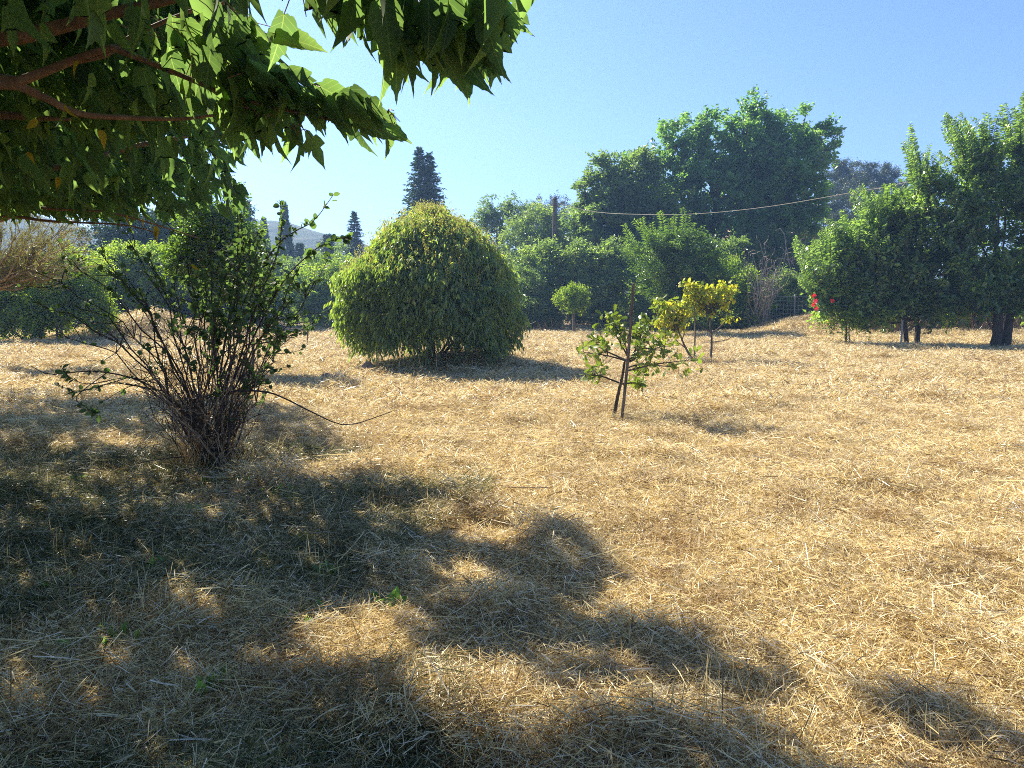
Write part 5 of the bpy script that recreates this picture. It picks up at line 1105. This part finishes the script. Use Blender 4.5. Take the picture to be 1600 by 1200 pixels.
# ------------------------------------------------------------------ fallen leaves and sticks
ym = leafmesh('fallen_leaf', template(*OVA, fold=.15, curl=.1), MT['yellow'])
for (x, y, s, lab) in [(480, 861, .13, 'yellow fallen leaf lying in the shaded straw, nearest the middle of the field'), (222, 664, .17, 'large yellow fallen leaf behind the shrub to its left'), (90, 788, .13, 'yellow fallen leaf at the far left, below the shrub'),
                       (196, 799, .12, 'pale orange fallen leaf left below the shrub'), (97, 694, .16, 'dull yellow fallen leaf far left of the shrub'), (12, 656, .12, 'yellow leaf at the left edge where the shade begins')]:
    p = onground(G(x, y), .05); o = bpy.data.objects.new('fallen_leaf', ym); o.location = tuple(p-[s*.4, 0, 0]); o.rotation_euler = (RNG.uniform(.3, .5), RNG.normal()*.15, RNG.normal()*.4); o.scale = (s, s, s); COL.objects.link(o); tag(o, lab, 'leaf', 'fallen yellow leaves')
for pts, r, lab in [([(770, 770), (800, 782), (856, 790)], .006, 'long thin pale stick lying at the shade edge in mid foreground'), ([(300, 842), (345, 880), (385, 905)], .005, 'straight stalk poking up from the shaded straw')]:
    m = MB(); m.tube(path([onground(G(x, y), .05+.03*i) for i, (x, y) in enumerate(pts)], 8), r, 5); o = m.build('stick', MT['drystem'], smooth=True); tag(o, lab, 'stick')

wm = MB()
for (x, y) in [(430, 780), (330, 760), (455, 792), (250, 900), (520, 905), (120, 760), (310, 815), (600, 960), (385, 760), (180, 1010), (345, 1080), (700, 700), (90, 930), (560, 780), (480, 980)]:
    b = onground(G(x, y), .02); n = RNG.integers(8, 18)
    d = unit(np.stack([RNG.normal(size=n), RNG.normal(size=n), RNG.uniform(.5, 1.6, n)], -1)); L = RNG.uniform(.035, .09, n)
    wm.inst(T_bush, b+RNG.normal(size=(n, 3))*[.05, .05, 0], d, rdir(n), np.stack([L, L*.8, L], -1), RNG.random(n))
wm.build('green_weeds', MT['oak'], kind='stuff')

# ------------------------------------------------------------------ straw cover
def blade_mesh(name, n, rad, lmin, lmax, wmin, wmax, zmax, tilt, mat, curl=.25, up=False, seed=0):
    R = np.random.default_rng(seed); a = R.random(n)*2*pi; rr = rad*R.random(n)**.5
    c = np.stack([np.cos(a)*rr, np.sin(a)*rr, R.random(n)**1.6*zmax], -1); L = lmin+(lmax-lmin)*R.random(n)**1.8
    az = R.random(n)*2*pi; el = R.normal(size=n)*tilt if not up else pi/2-np.abs(R.normal(size=n)*tilt)
    d = np.stack([np.cos(az)*np.cos(el), np.sin(az)*np.cos(el), np.sin(el)], -1)
    s = unit(np.cross(d, unit(R.normal(size=(n, 3))))); b = np.cross(s, d); w_ = (wmin+(wmax-wmin)*R.random(n)**2)/2
    if up: c[:, 2] = 0
    kx = R.normal(size=n)*curl; V = np.zeros((n, 4, 2, 3))
    for i, tt in enumerate((0, .36, .7, 1.)):
        o = c+d*(L*(tt if up else tt-.5))[:, None]+b*(kx*L*tt*(1-tt)*1.6)[:, None]; ww = w_*(1 if i < 3 else .35)
        V[:, i, 0] = o-s*ww[:, None]; V[:, i, 1] = o+s*ww[:, None]
    V[..., 2] = np.abs(V[..., 2]) if not up else V[..., 2]
    f = np.array([[0, 1, 3, 2], [2, 3, 5, 4], [4, 5, 7, 6]]); F = (f[None]+(np.arange(n)*8)[:, None, None]).reshape(-1, 4)
    me = bpy.data.meshes.new(name); v = V.reshape(-1, 3); me.vertices.add(len(v)); me.vertices.foreach_set('co', v.astype(np.float32).ravel())
    me.loops.add(F.size); me.loops.foreach_set('vertex_index', F.astype(np.int32).ravel()); me.polygons.add(len(F)); me.polygons.foreach_set('loop_start', (np.arange(len(F))*4).astype(np.int32)); me.update(calc_edges=True)
    at = me.attributes.new('rnd', 'FLOAT', 'FACE'); at.data.foreach_set('value', np.repeat(R.random(n), 3).astype(np.float32)); me.materials.append(mat)
    return bpy.data.objects.new(name, me)
def straw():
    S = []
    for k in range(4): S.append(blade_mesh('a_fine_hay', 620, .30, .025, .13, .0012, .0038, .05, .38, MT['straw'], seed=k+1))
    for k in range(2): S.append(blade_mesh('b_long_straw', 34, .34, .10, .32, .0018, .0048, .07, .18, MT['straw'], .12, seed=k+20))
    for k in range(2): S.append(blade_mesh('c_stubble', 55, .16, .04, .15, .0018, .0036, .0, .7, MT['straw'], .2, True, seed=k+30))
    for k in range(2): S.append(blade_mesh('d_green_hay', 420, .30, .04, .22, .0014, .0044, .055, .36, MT['greenstraw'], seed=k+40))
    for k in range(2): S.append(blade_mesh('e_coarse_hay', 700, .32, .035, .12, .0025, .0055, .055, .42, MT['straw'], seed=k+50))
    for k in range(2): S.append(blade_mesh('f_brown_hay', 360, .22, .03, .13, .0015, .004, .10, .45, MT['brownstraw'], seed=k+60))
    names = [o.name for o in S]; S.sort(key=lambda o: o.name)
    pts, idx, rot, scl = [], [], [], []
    def ring(y0, y1, step, kinds, s0, s1, prob=1.):
        y = y0
        while y < y1:
            hw = y*.72+1.2; n = int(2*hw/step); xs = -hw+np.arange(n)*step+RNG.uniform(-.5, .5, n)*step; ys = y+RNG.uniform(-.5, .5, n)*step
            for x, yy in zip(xs, ys):
                if RNG.random() > prob: continue
                k = kinds[RNG.integers(len(kinds))]
                if k == 'g': k = RNG.integers(8, 10) if False else 'g'
                e = .1; dzx = float(H(x+e, yy)-H(x-e, yy))/(2*e); dzy = float(H(x, yy+e)-H(x, yy-e))/(2*e)
                pts.append((x, yy, float(H(x, yy))-.004)); idx.append(k); rz = RNG.random()*2*pi
                ez = Euler((math.atan(dzy), -math.atan(dzx), 0)).to_matrix() @ Matrix.Rotation(rz, 3, 'Z'); q = ez.to_euler(); rot.append((q.x, q.y, q.z))
                s = RNG.uniform(s0, s1); scl.append((s, s, s*RNG.uniform(.7, 1.6)))
            y += step
    ring(1.2, 5.5, .15, ['a'], .8, 1.15); ring(5.5, 11, .20, ['a'], 1.0, 1.4); ring(11, 20, .32, ['a', 'e'], 1.3, 1.9); ring(20, 36, .50, ['e'], 1.5, 2.4)
    ring(1.2, 6, .26, ['b'], .8, 1.1); ring(6, 16, .40, ['b'], 1., 1.4)
    ring(1.2, 9, .34, ['c'], .7, 1.25, .6); ring(9, 20, .6, ['c'], .9, 1.5, .6)
    ring(2, 12, .62, ['f'], .45, 1.15, .42); ring(12, 30, 1.1, ['f'], .8, 1.8, .45)
    pts = np.array(pts); rot = np.array(rot); scl = np.array(scl)
    # greener hay under the big tree
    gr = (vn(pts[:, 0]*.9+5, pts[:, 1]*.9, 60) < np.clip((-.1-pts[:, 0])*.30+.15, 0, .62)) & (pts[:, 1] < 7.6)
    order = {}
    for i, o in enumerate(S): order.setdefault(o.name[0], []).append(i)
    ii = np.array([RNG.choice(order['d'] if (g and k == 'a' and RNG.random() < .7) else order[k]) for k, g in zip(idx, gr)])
    print('straw', len(pts)); scatter('straw_cover', S, pts, ii, rot, scl)
straw()

print("TRIS", TOTAL, len(SC.objects))
